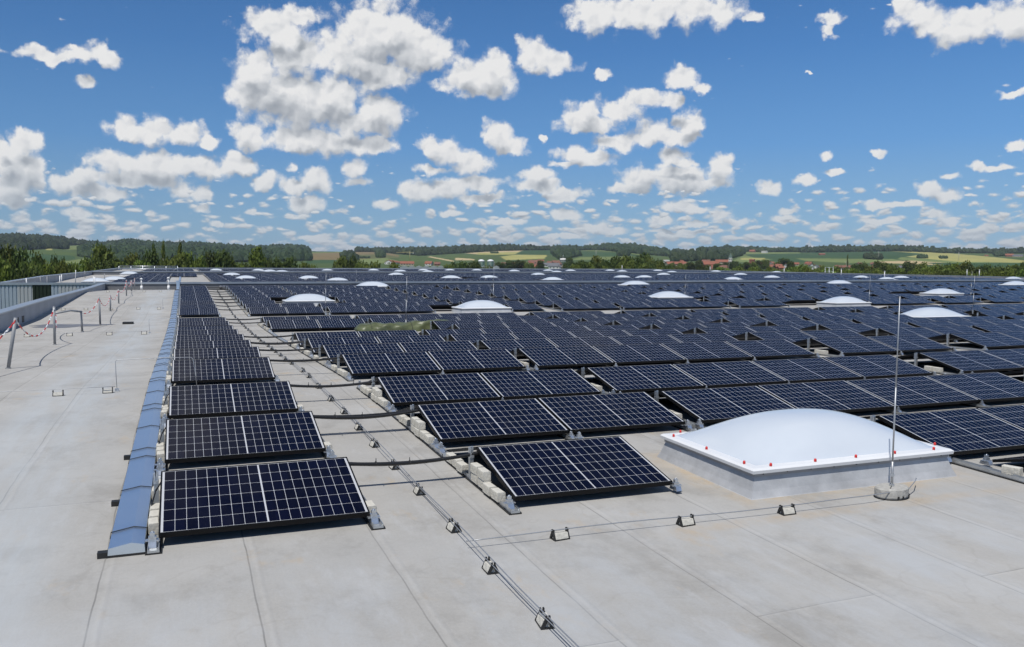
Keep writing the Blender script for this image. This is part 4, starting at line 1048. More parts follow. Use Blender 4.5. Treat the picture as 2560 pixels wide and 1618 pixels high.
# ------------------------------------------------------------------ land, woods, fields
def hy(x): return 672.4+.0027*(x-1280)
SKX = [-400, 0, 50, 100, 150, 200, 240, 270, 300, 340, 370, 400, 450, 520, 580, 640, 700, 760, 775, 800, 880, 950, 1000, 1100, 1150, 1200, 1250, 1300, 1350, 1400, 1440, 1480, 1520, 1560, 1600, 1640, 1660, 1740, 1760, 1800, 1850, 1900, 1950, 2000, 2050, 2150, 2250, 2350, 2400, 2500, 2560, 3000]
SKY_ = [592, 592, 592, 594, 598, 606, 610, 612, 606, 604, 609, 612, 611, 613, 616, 621, 617, 619, 623, 624, 625, 625, 624, 623, 621, 618, 617, 620, 620, 620, 621, 620, 615, 614, 618, 625, 626, 627, 625, 622, 622, 626, 625, 625, 623, 622, 621, 628, 628, 629, 629, 630]
SKY_ = [v+5 for v in SKY_]
def ysk(x): return float(np.interp(x, SKX, SKY_))
def tprof(x, r):
    """photo row in which the land at distance r shows, for azimuth x"""
    ys_ = ysk(x); c = math.cos(math.atan((x-1280)/F))
    y600 = hy(x)+(HC+9)*F/(600*c)
    return float(np.interp(r, [600, 800, 1100, 2000, 3200], [y600, 688, 666, 666+(ys_-666)*.6, ys_]))
def tz(x, r):
    c = math.cos(math.atan((x-1280)/F))
    if r <= 600: return -9.0
    if r <= 3200: return HC+(hy(x)-tprof(x, r))/F*r*c
    z0 = HC+(hy(x)-ysk(x))/F*3200*c
    return z0-(r-3200)*.02
def xy(x, r):
    a = YAW+math.atan((x-1280)/F); return r*math.sin(a), r*math.cos(a)
def px_of(wx, wy):
    a = math.atan2(wx, wy)-YAW
    return 1280+F*math.tan(max(-1.2, min(1.2, a)))
def r_of(x, y):
    lo, hi = 601, 3199
    for _ in range(30):
        md = (lo+hi)/2
        if tprof(x, md) > y: lo = md
        else: hi = md
    return lo
def inpoly(x, y, pl):
    c = False; j = len(pl)-1
    for i in range(len(pl)):
        if (pl[i][1] > y) != (pl[j][1] > y) and x < (pl[j][0]-pl[i][0])*(y-pl[i][1])/(pl[j][1]-pl[i][1])+pl[i][0]: c = not c
        j = i
    return c
G1, G2, G3 = (0.085, .125, .040), (.050, .095, .038), (.17, .21, .075)
YE, TA, BR = (.36, .34, .12), (.48, .38, .21), (.20, .155, .075)
FIELDS = [([(30,628),(110,624),(190,633),(190,646),(110,656),(40,645)], G1), ([(60,634),(190,640),(190,648),(110,656)], G2), ([(160,616),(275,612),(245,620),(170,626)], G3), ([(150,656),(215,646),(210,657),(155,662)], G3),
([(120,622),(136,622),(136,626),(120,626)], YE), ([(768,622),(885,624),(875,633),(775,634)], G3), ([(772,626),(840,628),(840,631),(772,631)], G2), ([(775,634),(950,628),(1010,641),(940,650),(780,652)], BR), ([(860,638),(960,636),(1010,645),(900,648)], (.12, .13, .05)), ([(768,650),(872,650),(872,659),(768,659)], G2), ([(885,650),(965,645),(1010,656),(900,661)], G3), ([(1000,628),(1100,640),(1135,655),(1000,655)], G1), ([(1075,641),(1135,652),(1134,655),(1070,643)], TA),
([(1150,632),(1200,628),(1305,627),(1300,633),(1200,637)], TA), ([(1190,633),(1300,630),(1300,636),(1200,639)], YE), ([(1138,644),(1185,648),(1185,651),(1140,651)], TA), ([(1120,636),(1200,637),(1290,637),(1180,645),(1110,645)], G1), ([(1250,642),(1290,637),(1368,638),(1360,647),(1265,651)], YE), ([(1285,637),(1305,627),(1400,625),(1410,638)], G2),
([(1405,624),(1540,624),(1600,632),(1660,641),(1640,644),(1540,630)], G3), ([(1425,629),(1560,633),(1605,641),(1450,642)], G2), ([(1428,650),(1450,643),(1580,641),(1560,650)], G3), ([(1600,635),(1660,641),(1680,650),(1600,648)], G1), ([(1645,626),(1745,627),(1745,634),(1660,636)], (.09, .12, .05)),
([(1860,640),(1880,634),(2000,633),(2110,648),(2000,656),(1870,652)], G2), ([(1856,630),(2000,632),(2000,634),(1860,636)], G3), ([(1830,652),(1860,638),(1885,645),(1930,648),(1900,654),(1850,656)], G3), ([(1852,645),(1910,645),(1910,650),(1852,650)], YE),
([(2000,631),(2230,629),(2310,635),(2250,649),(2110,648)], G2), ([(1985,646),(2110,647),(2230,648),(2270,656),(2120,658),(2010,652)], G3), ([(2225,629),(2350,632),(2480,643),(2560,652),(2560,657),(2400,656),(2262,642),(2310,635)], YE), ([(2250,643),(2400,655),(2560,657),(2560,661),(2300,656),(2240,648)], G3), ([(2190,654),(2280,652),(2400,660),(2390,664),(2260,660),(2190,657)], TA), ([(2300,657),(2560,658),(2560,668),(2400,668)], G2), ([(2380,631),(2560,633),(2560,645),(2490,643)], G1), ([(1715,634),(1800,630),(1800,638),(1715,642)], G1)]
FORESTS = [[(-100,592),(0,590),(160,594),(185,605),(275,606),(275,611),(170,614),(170,624),(130,622),(45,627),(-100,628)],
[(270,608),(300,601),(345,601),(375,606),(640,616),(700,611),(765,615),(776,630),(776,652),(640,656),(300,656),(205,642),(205,625)],
[(890,622),(1000,620),(1150,618),(1200,614),(1300,616),(1400,618),(1400,625),(1250,628),(1150,634),(1050,640),(900,628)],
[(1400,617),(1480,616),(1520,610),(1560,609),(1600,613),(1645,622),(1668,630),(1685,643),(1620,638),(1500,626),(1400,625)],
[(1740,622),(1800,617),(1850,618),(2000,621),(2000,629),(1860,630),(1850,640),(1800,652),(1715,652),(1745,634)],
[(2000,621),(2150,617),(2250,616),(2350,623),(2600,626),(2600,632),(2350,632),(2230,629),(2000,632)],
[(1385,618),(1420,618),(1450,640),(1400,650),(1380,635)],[(1545,627),(1568,627),(1570,641),(1546,641)],[(900,643),(925,643),(925,646),(900,646)],[(942,633),(960,633),(962,645),(945,645)],
[(860,636),(880,636),(892,652),(858,655)],[(2160,641),(2200,641),(2200,650),(2160,648)],[(1680,626),(1740,640),(1790,650),(1680,656)], [(2290,641),(2315,641),(2315,646),(2290,646)],[(2345,643),(2365,643),(2365,647),(2345,647)],[(1225,631),(1245,631),(1245,634),(1225,634)],[(2480,636),(2510,634),(2510,640),(2485,642)]]
def cropcol(x, y):
    c = (.075, .11, .038)
    for pl, cc in FIELDS:
        if inpoly(x, y, pl): c = cc
    for pl in FORESTS:
        if inpoly(x, y, pl): c = (.03, .05, .02)
    return c
xs = list(np.arange(-3200, -200, 200))+list(np.arange(-200, 2760, 4.0))+list(np.arange(2800, 6000, 200))
rs = [2, 120, 300, 450, 600, 700]+list(np.linspace(800, 3200, 110))+[3600, 5000, 9000, 16000]
vs, cols = [], []
for r_ in rs:
    for x in xs:
        X_, Y_ = xy(x, r_); xc = max(-400, min(3000, x))
        zz = tz(xc, r_) if r_ < 9000 else tz(xc, 5000)-30
        vs.append((X_, Y_, zz)); cols.append(cropcol(x, tprof(xc, r_)) if r_ > 590 else (.07, .10, .04))
nx = len(xs)
fs = [(j*nx+i, j*nx+i+1, (j+1)*nx+i+1, (j+1)*nx+i) for j in range(len(rs)-1) for i in range(nx-1)]
me = bpy.data.meshes.new('ground'); me.from_pydata(vs, [], fs); me.materials.append(M['land'])
ca = me.color_attributes.new('crop', 'FLOAT_COLOR', 'POINT'); ca.data.foreach_set('color', np.hstack([np.array(cols), np.ones((len(cols), 1))]).ravel())
me.polygons.foreach_set('use_smooth', [True]*len(fs)); me.update()
o = bpy.data.objects.new('ground', me); COL.objects.link(o); tag(o, kind='structure')
# the rest of the plain, behind and beside the viewer
mb = MB(); 
for k in range(24):
    a0, a1 = 2*math.pi*k/24, 2*math.pi*(k+1)/24
    mb.add([(0, 0, -9.3), (15000*math.sin(a1), 15000*math.cos(a1), -9.3), (15000*math.sin(a0), 15000*math.cos(a0), -9.3)], [(0, 1, 2)])
me2 = mb.mesh('plain', M['land']); ca = me2.color_attributes.new('crop', 'FLOAT_COLOR', 'POINT'); ca.data.foreach_set('color', [.07, .10, .04, 1.0]*len(me2.vertices))
o = bpy.data.objects.new('plain', me2); COL.objects.link(o); tag(o, kind='structure')

# far woods: one canopy mass of many small crowns
def ico():
    t = (1+5**.5)/2
    v = np.array([(-1, t, 0), (1, t, 0), (-1, -t, 0), (1, -t, 0), (0, -1, t), (0, 1, t), (0, -1, -t), (0, 1, -t), (t, 0, -1), (t, 0, 1), (-t, 0, -1), (-t, 0, 1)], float); v /= np.linalg.norm(v[0])
    f = np.array([(0, 11, 5), (0, 5, 1), (0, 1, 7), (0, 7, 10), (0, 10, 11), (1, 5, 9), (5, 11, 4), (11, 10, 2), (10, 7, 6), (7, 1, 8), (3, 9, 4), (3, 4, 2), (3, 2, 6), (3, 6, 8), (3, 8, 9), (4, 9, 5), (2, 4, 11), (6, 2, 10), (8, 6, 7), (9, 8, 1)])
    return v, f
IV, IF = ico()
def blobs(items, name, mat, lb, cat='wood', kind='stuff'):
    n = len(items); V = np.zeros((n, 12, 3)); T = np.zeros((n, 12))
    for i, (x, y, z, rx, rz_) in enumerate(items):
        j = 1+RNG.uniform(-.28, .28, (12, 1)); q = IV*j; q[:, 2] = q[:, 2]*np.where(q[:, 2] > 0, 1.0+.0*q[:, 2], 1.0)
        V[i] = q*[rx, rx, rz_]+[x, y, z]; T[i] = RNG.uniform(0, 1)
    me = bpy.data.meshes.new(name); me.from_pydata(V.reshape(-1, 3).tolist(), [], (IF[None]+(np.arange(n)*12)[:, None, None]).reshape(-1, 3).tolist())
    me.materials.append(mat); a = me.attributes.new('tint', 'FLOAT', 'POINT'); a.data.foreach_set('value', T.ravel()); me.update()
    o = bpy.data.objects.new(name, me); COL.objects.link(o); tag(o, lb, cat, kind=kind); return o
WN = ['dark wood on the hill at the far left', 'long dark wood behind the left trees', 'thin dark wood along the skyline left of centre', 'dark hilltop wood right of centre', 'wood on the slope above the village', 'long conifer wood on the right skyline',
 'clump of trees behind the water tower', 'small square copse on the field right of centre', 'hedge in the brown field', 'tiny round copse on the brown field', 'bushy copse before the brown field', 'hedge trees in the right fields', 'trees around the upper village', 'small hedge in the yellow field', 'second small hedge in the yellow field', 'tiny bushes in the tan field', 'trees beside the farm at the far right']
for fi, pl in enumerate(FORESTS):
    x0, x1 = min(p[0] for p in pl), max(p[0] for p in pl); y0, y1 = min(p[1] for p in pl), max(p[1] for p in pl)
    items = []; tries = int((x1-x0)*(y1-y0)*.32)+30
    for _ in range(tries):
        x = random.uniform(x0, x1); y = random.uniform(y0, y1)
        if not inpoly(x, y, pl): continue
        r_ = r_of(x, max(y, ysk(x)+.3)); s = random.uniform(7, 12)*(1.0 if random.random() < .9 else 1.35)
        if fi > 6: s = min(s, max(2.5, (y1-y0)*r_/F*.75))
        X_, Y_ = xy(x, r_); items.append((X_, Y_, tz(x, r_)+s*.35, s*random.uniform(.6, .8), s*random.uniform(.8, 1.15)))
    # front edges and skyline get extra crowns
    if fi < 6:
        for k in range(int((x1-x0)/2.2)):
            x = random.uniform(x0, x1); r_ = 3190
            if not inpoly(x, ysk(x)+1.0, pl) and not inpoly(x, ysk(x)-2, pl) and not inpoly(x, ysk(x)-4, pl): continue
            s = random.uniform(6, 13); X_, Y_ = xy(x, r_); items.append((X_, Y_, tz(x, r_)+s*.5, s*random.uniform(.35, .7), s*random.uniform(.9, 1.3)))
    if items: blobs(items, 'far_wood', M['forest'], WN[fi])

# ------------------------------------------------------------------ trees
def leaf_crown(seed, nb=16, nf=2600, shape='round', leaf=.055):
    """unit crown: radius about 0.5 wide, height 1, base at z = 0"""
    rg = np.random.default_rng(seed); cen, rad = [], []
    for i in range(nb):
        if shape == 'round': u = rg.uniform(0, 1); rr = .34*math.sqrt(rg.uniform(0, 1))*math.sin(math.pi*(.20+.62*u)); z = .12+.72*u; s = rg.uniform(.15, .22)
        elif shape == 'tall': u = rg.uniform(0, 1); rr = .17*rg.uniform(0, 1)*(1.1-.7*u); z = .1+.82*u; s = rg.uniform(.07, .13)*(1.2-.5*u)
        else: u = rg.uniform(0, 1); rr = .40*math.sqrt(rg.uniform(0, 1)); z = .12+.70*u*(1-.45*rr); s = rg.uniform(.14, .22)
        a = rg.uniform(0, 6.283); cen.append((rr*math.cos(a), rr*math.sin(a), z)); rad.append(s)
    cen = np.array(cen); rad = np.array(rad)
    w = rad**2; w /= w.sum(); idx = rg.choice(nb, nf, p=w)
    d = rg.normal(size=(nf, 3)); d /= np.linalg.norm(d, axis=1)[:, None]
    rr = rad[idx]*(rg.uniform(.55, 1.0, nf)**.5)*(1+.18*rg.normal(size=nf))
    c = cen[idx]+d*rr[:, None]*[1, 1, .85]
    c[:, 2] = (c[:, 2]-.0)/max(.9, np.percentile(c[:, 2], 99.5))
    c[:, 2] = np.maximum(c[:, 2], .02)
    nrm = d+.7*rg.normal(size=(nf, 3)); nrm /= np.linalg.norm(nrm, axis=1)[:, None]
    t1 = np.cross(nrm, rg.normal(size=(nf, 3))); t1 /= np.linalg.norm(t1, axis=1)[:, None]; t2 = np.cross(nrm, t1)
    s = leaf*rg.uniform(.5, 1.1, nf)[:, None]
    V = np.stack([c+t1*s, c+t2*s*.8, c-t1*s*.9, c-t2*s*.8], 1).reshape(-1, 3)
    me = bpy.data.meshes.new('crown'); me.from_pydata(V.tolist(), [], np.arange(nf*4).reshape(-1, 4).tolist())
    T = np.repeat(np.clip(rg.normal(.5, .25, nf)+.25*(c[:, 2]-.5), 0, 1), 4)
    a = me.attributes.new('tint', 'FLOAT', 'POINT'); a.data.foreach_set('value', T); return me
def trunk_mesh(seed, shape):
    rg = random.Random(seed); mb = MB()
    mb.tube([(0, 0, 0), (.01, 0, .25), (.0, .01, .5), (.01, 0, .85 if shape == 'tall' else .7)], [.028, .022, .015, .004], 7)
    for k in range(6):
        a = rg.uniform(0, 6.28); z = rg.uniform(.25, .55); l = rg.uniform(.18, .32)
        mb.tube([(0, 0, z), (l*.5*math.cos(a), l*.5*math.sin(a), z+l*.45), (l*math.cos(a), l*math.sin(a), z+l*.9)], [.011, .008, .003], 5)
    return mb
TV = {}
for nm, shp, mat, nf, sd in (('round1', 'round', 'leaf', 2600, 1), ('round2', 'round', 'leafdark', 2600, 2), ('round3', 'wide', 'leaf', 2600, 3), ('bright', 'round', 'leafbright', 2800, 4), ('birch', 'tall', 'leaf', 1500, 5), ('bushy', 'wide', 'leafbright', 2400, 6), ('dark', 'wide', 'leafdark', 2600, 7), ('brown', 'round', 'leafdark', 2000, 8)):
    cm = leaf_crown(sd, 26 if shp != 'tall' else 30, int(nf*1.25), shp, .05 if shp != 'tall' else .036); cm.materials.append(M[mat])
    tm = trunk_mesh(sd, shp).mesh('trunk', M['birchbark' if nm == 'birch' else 'bark']); TV[nm] = (cm, tm)
NAMES = {'round1': 'mid green rounded tree', 'round2': 'dark green rounded tree', 'round3': 'broad mid green tree', 'bright': 'bright green round-headed tree', 'birch': 'slender upright birch', 'bushy': 'low light green bushy tree', 'dark': 'dark broad tree', 'brown': 'dull green loose tree'}
NM2 = {'birch': 'birch_tree'}
tcount = {}
def tree(px, ytop, wpx, kind, r_, zone, sort=None, ybase=None):
    X_, Y_ = xy(px, r_); zg = tz(max(-400, min(3000, px)), r_)
    c = math.cos(math.atan((px-1280)/F)); zt = HC+(hy(px)-ytop)/F*r_*c
    h = max(3.5, zt-zg); w = wpx/F*r_*c
    low = .03*h if kind != 'birch' else .10*h
    ro = empty(NM2.get(kind, 'tree'), (X_, Y_, zg), random.uniform(0, 6.28))
    cm, tm = TV[kind]
    o = bpy.data.objects.new('trunk', tm); COL.objects.link(o); o.parent = ro; o.scale = (h*.6, h*.6, h*.9)
    o = bpy.data.objects.new('crown', cm); COL.objects.link(o); o.parent = ro; o.location = (0, 0, low); o.scale = (w*1.02, w*1.02, h-low)
    w *= {'birch': 3.3}.get(kind, 1.55)
    k = (zone, kind); tcount[k] = tcount.get(k, 0)+1
    tag(ro, f'{NAMES[kind]} {zone}, {ordn(tcount[k]-1)} of these', 'tree', 'trees '+zone)
LT = [(-60,620,90,'round1',165),(-10,622,80,'round2',160),(22,623,72,'round1',165),(55,628,66,'brown',160),(75,640,60,'round3',150),(105,640,66,'brown',165),(20,650,70,'bushy',145),(70,662,70,'dark',140),(145,637,36,'dark',185),(120,664,56,'bushy',160),(165,661,60,'bushy',175),(205,654,64,'bushy',190),(232,640,50,'round3',235),(258,617,72,'round1',240),(275,640,60,'dark',236),(305,645,64,'round3',236),(330,640,62,'round1',238),(352,652,50,'bushy',232),(378,632,60,'brown',238),(388,614,40,'birch',240),(410,607,36,'birch',242),(425,638,66,'round3',236),(452,606,42,'birch',240),(448,640,60,'round1',234),(478,633,60,'bushy',238),(500,645,46,'bright',236),(528,633,54,'brown',240),(556,630,56,'round2',238),(570,640,40,'brown',242),(590,656,46,'bushy',244),(612,655,40,'dark',246),(640,624,58,'bright',236),(668,645,40,'dark',238),(700,650,52,'brown',240),(728,647,54,'brown',242),(762,658,44,'bushy',250),(782,660,36,'round3',255),
 (850,647,50,'round1',250),(875,640,56,'dark',255),(902,650,44,'round3',248),(928,651,50,'round3',248),(975,657,48,'bushy',246),(985,662,30,'round3',248)]
for k_, x_ in enumerate(range(-70, 700, 17)):
    LT.append((x_+random.uniform(-5, 5), random.uniform(657, 667) if x_ < 250 else random.uniform(650, 664), 46, ['bushy', 'round1', 'round3', 'round2', 'brown', 'dark'][random.randrange(6)], 175 if x_ < 235 else 250))
for a in sorted(LT): tree(*a[:5], 'beyond the left part of the roof')
MT = [(1125,657,40,'round3',420),(1150,652,44,'dark',430),(1185,655,44,'round2',430),(1215,662,36,'round3',400),(1250,655,30,'dark',800),(1272,652,30,'round2',850),(1300,650,36,'dark',850),(1322,655,30,'round3',800),(1350,652,26,'round2',900),(1415,656,20,'dark',700),(1422,645,24,'round2',900),(1430,660,26,'dark',500),
 (1448,655,44,'round2',330),(1472,650,44,'dark',335),(1495,645,50,'round1',340),(1520,648,44,'dark',330),(1540,644,50,'round2',345),(1565,643,50,'round1',340),(1590,640,50,'dark',345),(1610,636,50,'round2',350),(1632,642,44,'round3',345),(1650,650,36,'dark',340),(1668,662,30,'round3',500)]
for x_ in range(1440, 1670, 19): MT.append((x_+random.uniform(-4, 4), random.uniform(654, 662), 40, ['round1', 'round3', 'round2', 'dark'][random.randrange(4)], 325))
for a in sorted(MT): tree(*a[:5], 'in the middle distance')
RT_ = [(1700,662,30,'round1',700),(1722,655,26,'dark',850),(1745,652,24,'round2',900),(1755,664,30,'dark',600),(1790,660,20,'round2',800),(1832,652,26,'dark',1000),(1850,660,20,'round2',800),(1868,655,22,'dark',900),(1895,652,24,'round2',950),(1912,648,20,'round3',1000),(1960,645,30,'dark',1050),(1975,655,30,'round2',700),(1890,668,50,'bushy',420),(1930,668,40,'bushy',430),(1985,668,52,'bushy',420),(2005,664,40,'bright',430),(2035,672,40,'bushy',330),(2060,668,40,'round1',420),(2082,664,36,'round3',500),(2100,666,34,'dark',500),(2116,637,12,'birch',900),(2135,662,30,'round2',600),(2150,656,36,'dark',650),(2170,668,40,'round1',400),(2190,655,36,'round2',600),(2212,655,44,'dark',520),(2232,658,36,'round3',500),(2256,672,40,'bushy',350),(2272,652,36,'dark',650),(2300,660,44,'round1',480),(2320,668,56,'bushy',330),(2340,664,50,'round1',330),(2362,660,40,'dark',420),(2385,660,48,'bushy',360),(2405,658,50,'round1',350),(2432,660,54,'dark',320),(2460,664,50,'round2',330),(2485,664,56,'dark',315),(2515,660,56,'round3',320),(2545,656,60,'dark',315),(2590,656,70,'round1',315),(2120,676,44,'bushy',330),(2200,676,50,'bushy',320),(2290,680,50,'dark',300),(2380,680,60,'round2',300),(2075,678,50,'bushy',330),(1840,668,40,'round1',600),(1800,668,40,'bushy',500)]
for x_ in range(1670, 1970, 13): RT_.append((x_+random.uniform(-5, 5), random.uniform(655, 664), random.uniform(12, 20), ['round1', 'dark', 'round2', 'round3'][random.randrange(4)], random.uniform(820, 1100)))
for x_ in range(1860, 2620, 21): RT_.append((x_+random.uniform(-6, 6), random.uniform(668, 677)+(.006*(x_-1860)), 44, ['bushy', 'round1', 'round3', 'bushy', 'dark'][random.randrange(5)], 300))
for a in sorted(RT_): tree(*a[:5], 'on the right beyond the roof')

# ------------------------------------------------------------------ village
def house(px, yb, wpx, hpx, wall, roof, lb, rot=0.0, cat='house', name='house', rshare=.5, r_=None, gable=False):
    r_ = r_ or r_of(px, min(yb, 687)); c = math.cos(math.atan((px-1280)/F)); sc_ = r_*c/F
    w = wpx*sc_; h = hpx*sc_; zg = tz(px, r_); X_, Y_ = xy(px, r_)
    a = -(YAW+math.atan((px-1280)/F))
    ro = empty(name, (X_, Y_, zg), a+rot); d = min(w*.7, 12); eh = h*(1-rshare)
    if gable: w, d = w, w*1.3
    mb = MB(); mb.box(-w/2, w/2, 0, d, -2, eh)
    if gable: mb.add([(-w/2, 0, eh), (w/2, 0, eh), (0, 0, h)], [(0, 1, 2)]); mb.add([(-w/2, d, eh), (w/2, d, eh), (0, d, h)], [(2, 1, 0)])
    else:
        mb.add([(-w/2, 0, eh), (-w/2, d, eh), (-w/2, d/2, h)], [(2, 1, 0)]); mb.add([(w/2, 0, eh), (w/2, d, eh), (w/2, d/2, h)], [(0, 1, 2)])
    mb.build('wall', M[wall], ro)
    mb = MB(); ov = .5
    if gable: poly = [(-w/2-ov, eh-.3), (0, h+.1), (w/2+ov, eh-.3), (w/2+ov, eh), (0, h+.45), (-w/2-ov, eh)]; mb.prism(poly, -ov, d+ov)
    else: poly = [(-ov, eh-.3), (d/2, h+.1), (d+ov, eh-.3), (d+ov, eh), (d/2, h+.45), (-ov, eh)]; mb.prism(poly, -w/2-ov, w/2+ov, axis='x')
    mb.build('roof', M[roof], ro)
    nwin = max(2, int(w/3.2))
    for k in range(min(nwin, 8)):
        x = -w/2+w*(k+.5)/nwin; mb = MB(); mb.box(x-.6, x+.6, -.05, .05, eh*.35, eh*.35+1.3); mb.build('window', M['darkwin'], ro)
    mb = MB(); mb.box(-w*.2-.35, -w*.2+.35, d*.5-.35, d*.5+.35, h-.6, h+1.2); mb.build('chimney', M['brick'], ro)
    tag(ro, lb, cat, 'village buildings'); return ro
H_ = [(972,661,22,10,'render','tile','white gabled house with red roof left of the crane'),(985,660,18,7,'beige','tile','small beige house with red roof beside the white gabled one'),
(1018,664,34,10,'beige','tile','long beige building with red roof below the crane'),(1070,664,17,10,'render','tile','white house with red roof right of the crane'),(1093,664,14,8,'brick','tilebrown','brown house at the right end of the greenhouses'),
(1257,664,12,7,'beige','tilebrown','small brown roofed house left of the brick hall'),(1284,664,14,7,'beige','tile','small red roofed house behind the brick hall'),(1312,671,30,10,'brick','tile','low red brick hall behind the rear parapet'),
(1336,671,26,10,'beige','tile','low beige hall joined to the brick one'),(1358,667,22,9,'render','tilegrey','white hall with pale roof left of the grey roofed house'),(1330,660,24,9,'beige','tilebrown','brown roofed house above the brick hall'),(1384,671,26,15,'render','tilegrey','white house with steep grey roof below the water tower'),
(1393,661,24,9,'render','tilebrown','brown roofed house behind the grey roofed one'),(1407,671,18,11,'render','tilegrey','white block right of the grey roofed house'),(1352,656,16,6,'render','tile','small red roof among trees below the woods'),
(1665,660,14,9,'render','render','white block at the left end of the main village'),(1692,665,50,10,'beige','tile','long red roofed farm at the left of the village'),(1741,672,20,13,'render','tilegrey','white house with grey roof in front of the village'),
(1778,667,38,13,'brick','tile','broad red roofed barn left of the church'),(1806,660,34,10,'beige','tile','red roofed house at the foot of the church tower'),(1762,657,20,7,'beige','tilebrown','brown roofed house behind the barn'),(1805,669,20,8,'render','tilegrey','grey roofed house before the church'),
(1842,668,50,9,'brick','tile','long low red roof right of the church'),(1877,661,12,12,'tile','tile','steep orange roofed building right of the church'),(1870,668,30,8,'beige','tilebrown','brown roofed row behind the long red roof'),(1905,669,44,9,'beige','tile','long red roofed row toward the right of the village'),
(1926,661,14,6,'beige','tile','small red roof uphill of the row'),(1946,669,15,12,'brick','tile','bright red roofed house near the right of the village'),(1961,669,13,12,'render','tilegrey','white gabled house at the right end of the village'),(1920,672,20,6,'render','tilegrey','flat pale shed before the village'),(1895,671,12,5,'render','tilegrey','small white shed before the row'),(1785,671,22,6,'render','tile','low white house before the barn'),
(1985,664,20,7,'beige','tile','red roof half hidden right of the village'),(2036,674,16,10,'render','tilegrey','white gabled house left of the scaffold frame'),(2052,670,16,8,'beige','tilebrown','brown roofed house beside the white gabled one'),(2096,668,18,9,'beige','tilebrown','brown roofed house left of the poplar'),(2118,670,26,9,'beige','tilebrown','brown house under the poplar'),
(2155,669,28,9,'beige','tilebrown','broad brown roofed house right of the poplar'),(2190,671,20,9,'render','tile','red roofed house with white gable right of the brown ones'),(2180,663,14,6,'beige','tilebrown','little brown roof behind the white gable'),(2255,668,26,8,'brick','tilegrey','grey roofed barn among right-hand trees'),(2272,674,24,8,'brick','tilegrey','lower grey roofed barn beside the first'),
(1877,631,14,6,'brick','tile','red farmhouse on the hill above the village'),(1907,633,14,5,'render','render','white hall on the hill above the village'),(1890,630,10,5,'render','tile','small hill farm building'),(2053,638,14,4,'brick','tile','tiny red farm roofs on the right slope'),(2520,642,18,7,'brick','tile','red farmhouse at the far right field edge'),(2540,643,22,6,'beige','tilegrey','grey barn beside the far right farmhouse'),(2462,641,8,3,'beige','tile','tiny shed in the yellow field'),
(344,640,8,6,'render','tilegrey','small white house on the left wooded slope'),(1735,638,26,3,'beige','beige','pale long building on the slope above the village'),(1790,636,22,3,'beige','beige','second pale long building on the slope')]
for (px, yb, w, h, wl, rf, lb) in H_:
    house(px, yb, w, h, wl, rf, lb, rot=random.uniform(-.5, .5), gable=('gabled' in lb), rshare=.05 if wl == rf else .52, r_=(1000 if yb > 667 else None))
for i in range(34):
    px = random.uniform(1678, 1965); yb = random.uniform(659, 672)
    if 1812 < px < 1836: continue
    wl, rf = random.choice([('beige', 'tile'), ('render', 'tilebrown'), ('beige', 'tilebrown'), ('brick', 'tile'), ('render', 'tilegrey')])
    house(px, yb, random.uniform(11, 24), random.uniform(6, 9), wl, rf, f'{dict(tile="red", tilebrown="brown", tilegrey="grey")[rf]} roofed house crowded into the main village, {ordn(int((px-1678)/8.5))} from its left end', rot=random.uniform(-.9, .9), r_=(random.uniform(960, 1040) if yb > 667 else None))
for i in range(12):
    px = random.choice([random.uniform(1240, 1420), random.uniform(1990, 2200)]); yb = random.uniform(660, 669)
    house(px, yb, random.uniform(10, 18), random.uniform(6, 8), random.choice(['beige', 'render']), random.choice(['tile', 'tilebrown', 'tilebrown']), f'small house among trees on the village outskirts, {ordn(i)} of the scattered ones', rot=random.uniform(-.9, .9))
# village church
r_ = 1000; X_, Y_ = xy(1824, r_); zg = tz(1824, r_); r = empty('church_tower', (X_, Y_, zg), -.6)
mb = MB(); mb.box(-1.9, 1.9, -1.9, 1.9, -2, 9.0); mb.box(-2.1, 2.1, -2.1, 2.1, 9.0, 9.4); mb.box(-1.8, 1.8, -1.8, 1.8, 9.4, 13.2); mb.build('wall', M['render'], r)
for sx in (-.8, .8):
    for fy_ in (-1.95,): mb = MB(); mb.box(sx-.45, sx+.45, -1.86, -1.75, 10.0, 12.2); mb.build('window', M['darkwin'], r)
mb = MB(); mb.add([(-2.0, -2.0, 13.2), (2.0, -2.0, 13.2), (2.0, 2.0, 13.2), (-2.0, 2.0, 13.2), (0, 0, 19.0)], [(0, 1, 4), (1, 2, 4), (2, 3, 4), (3, 0, 4)]); mb.tube([(0, 0, 18.8), (0, 0, 20.5)], .1, 5); mb.build('spire', M['patina'], r)
tag(r, 'white church tower with dark pointed spire above the red village roofs', 'church')
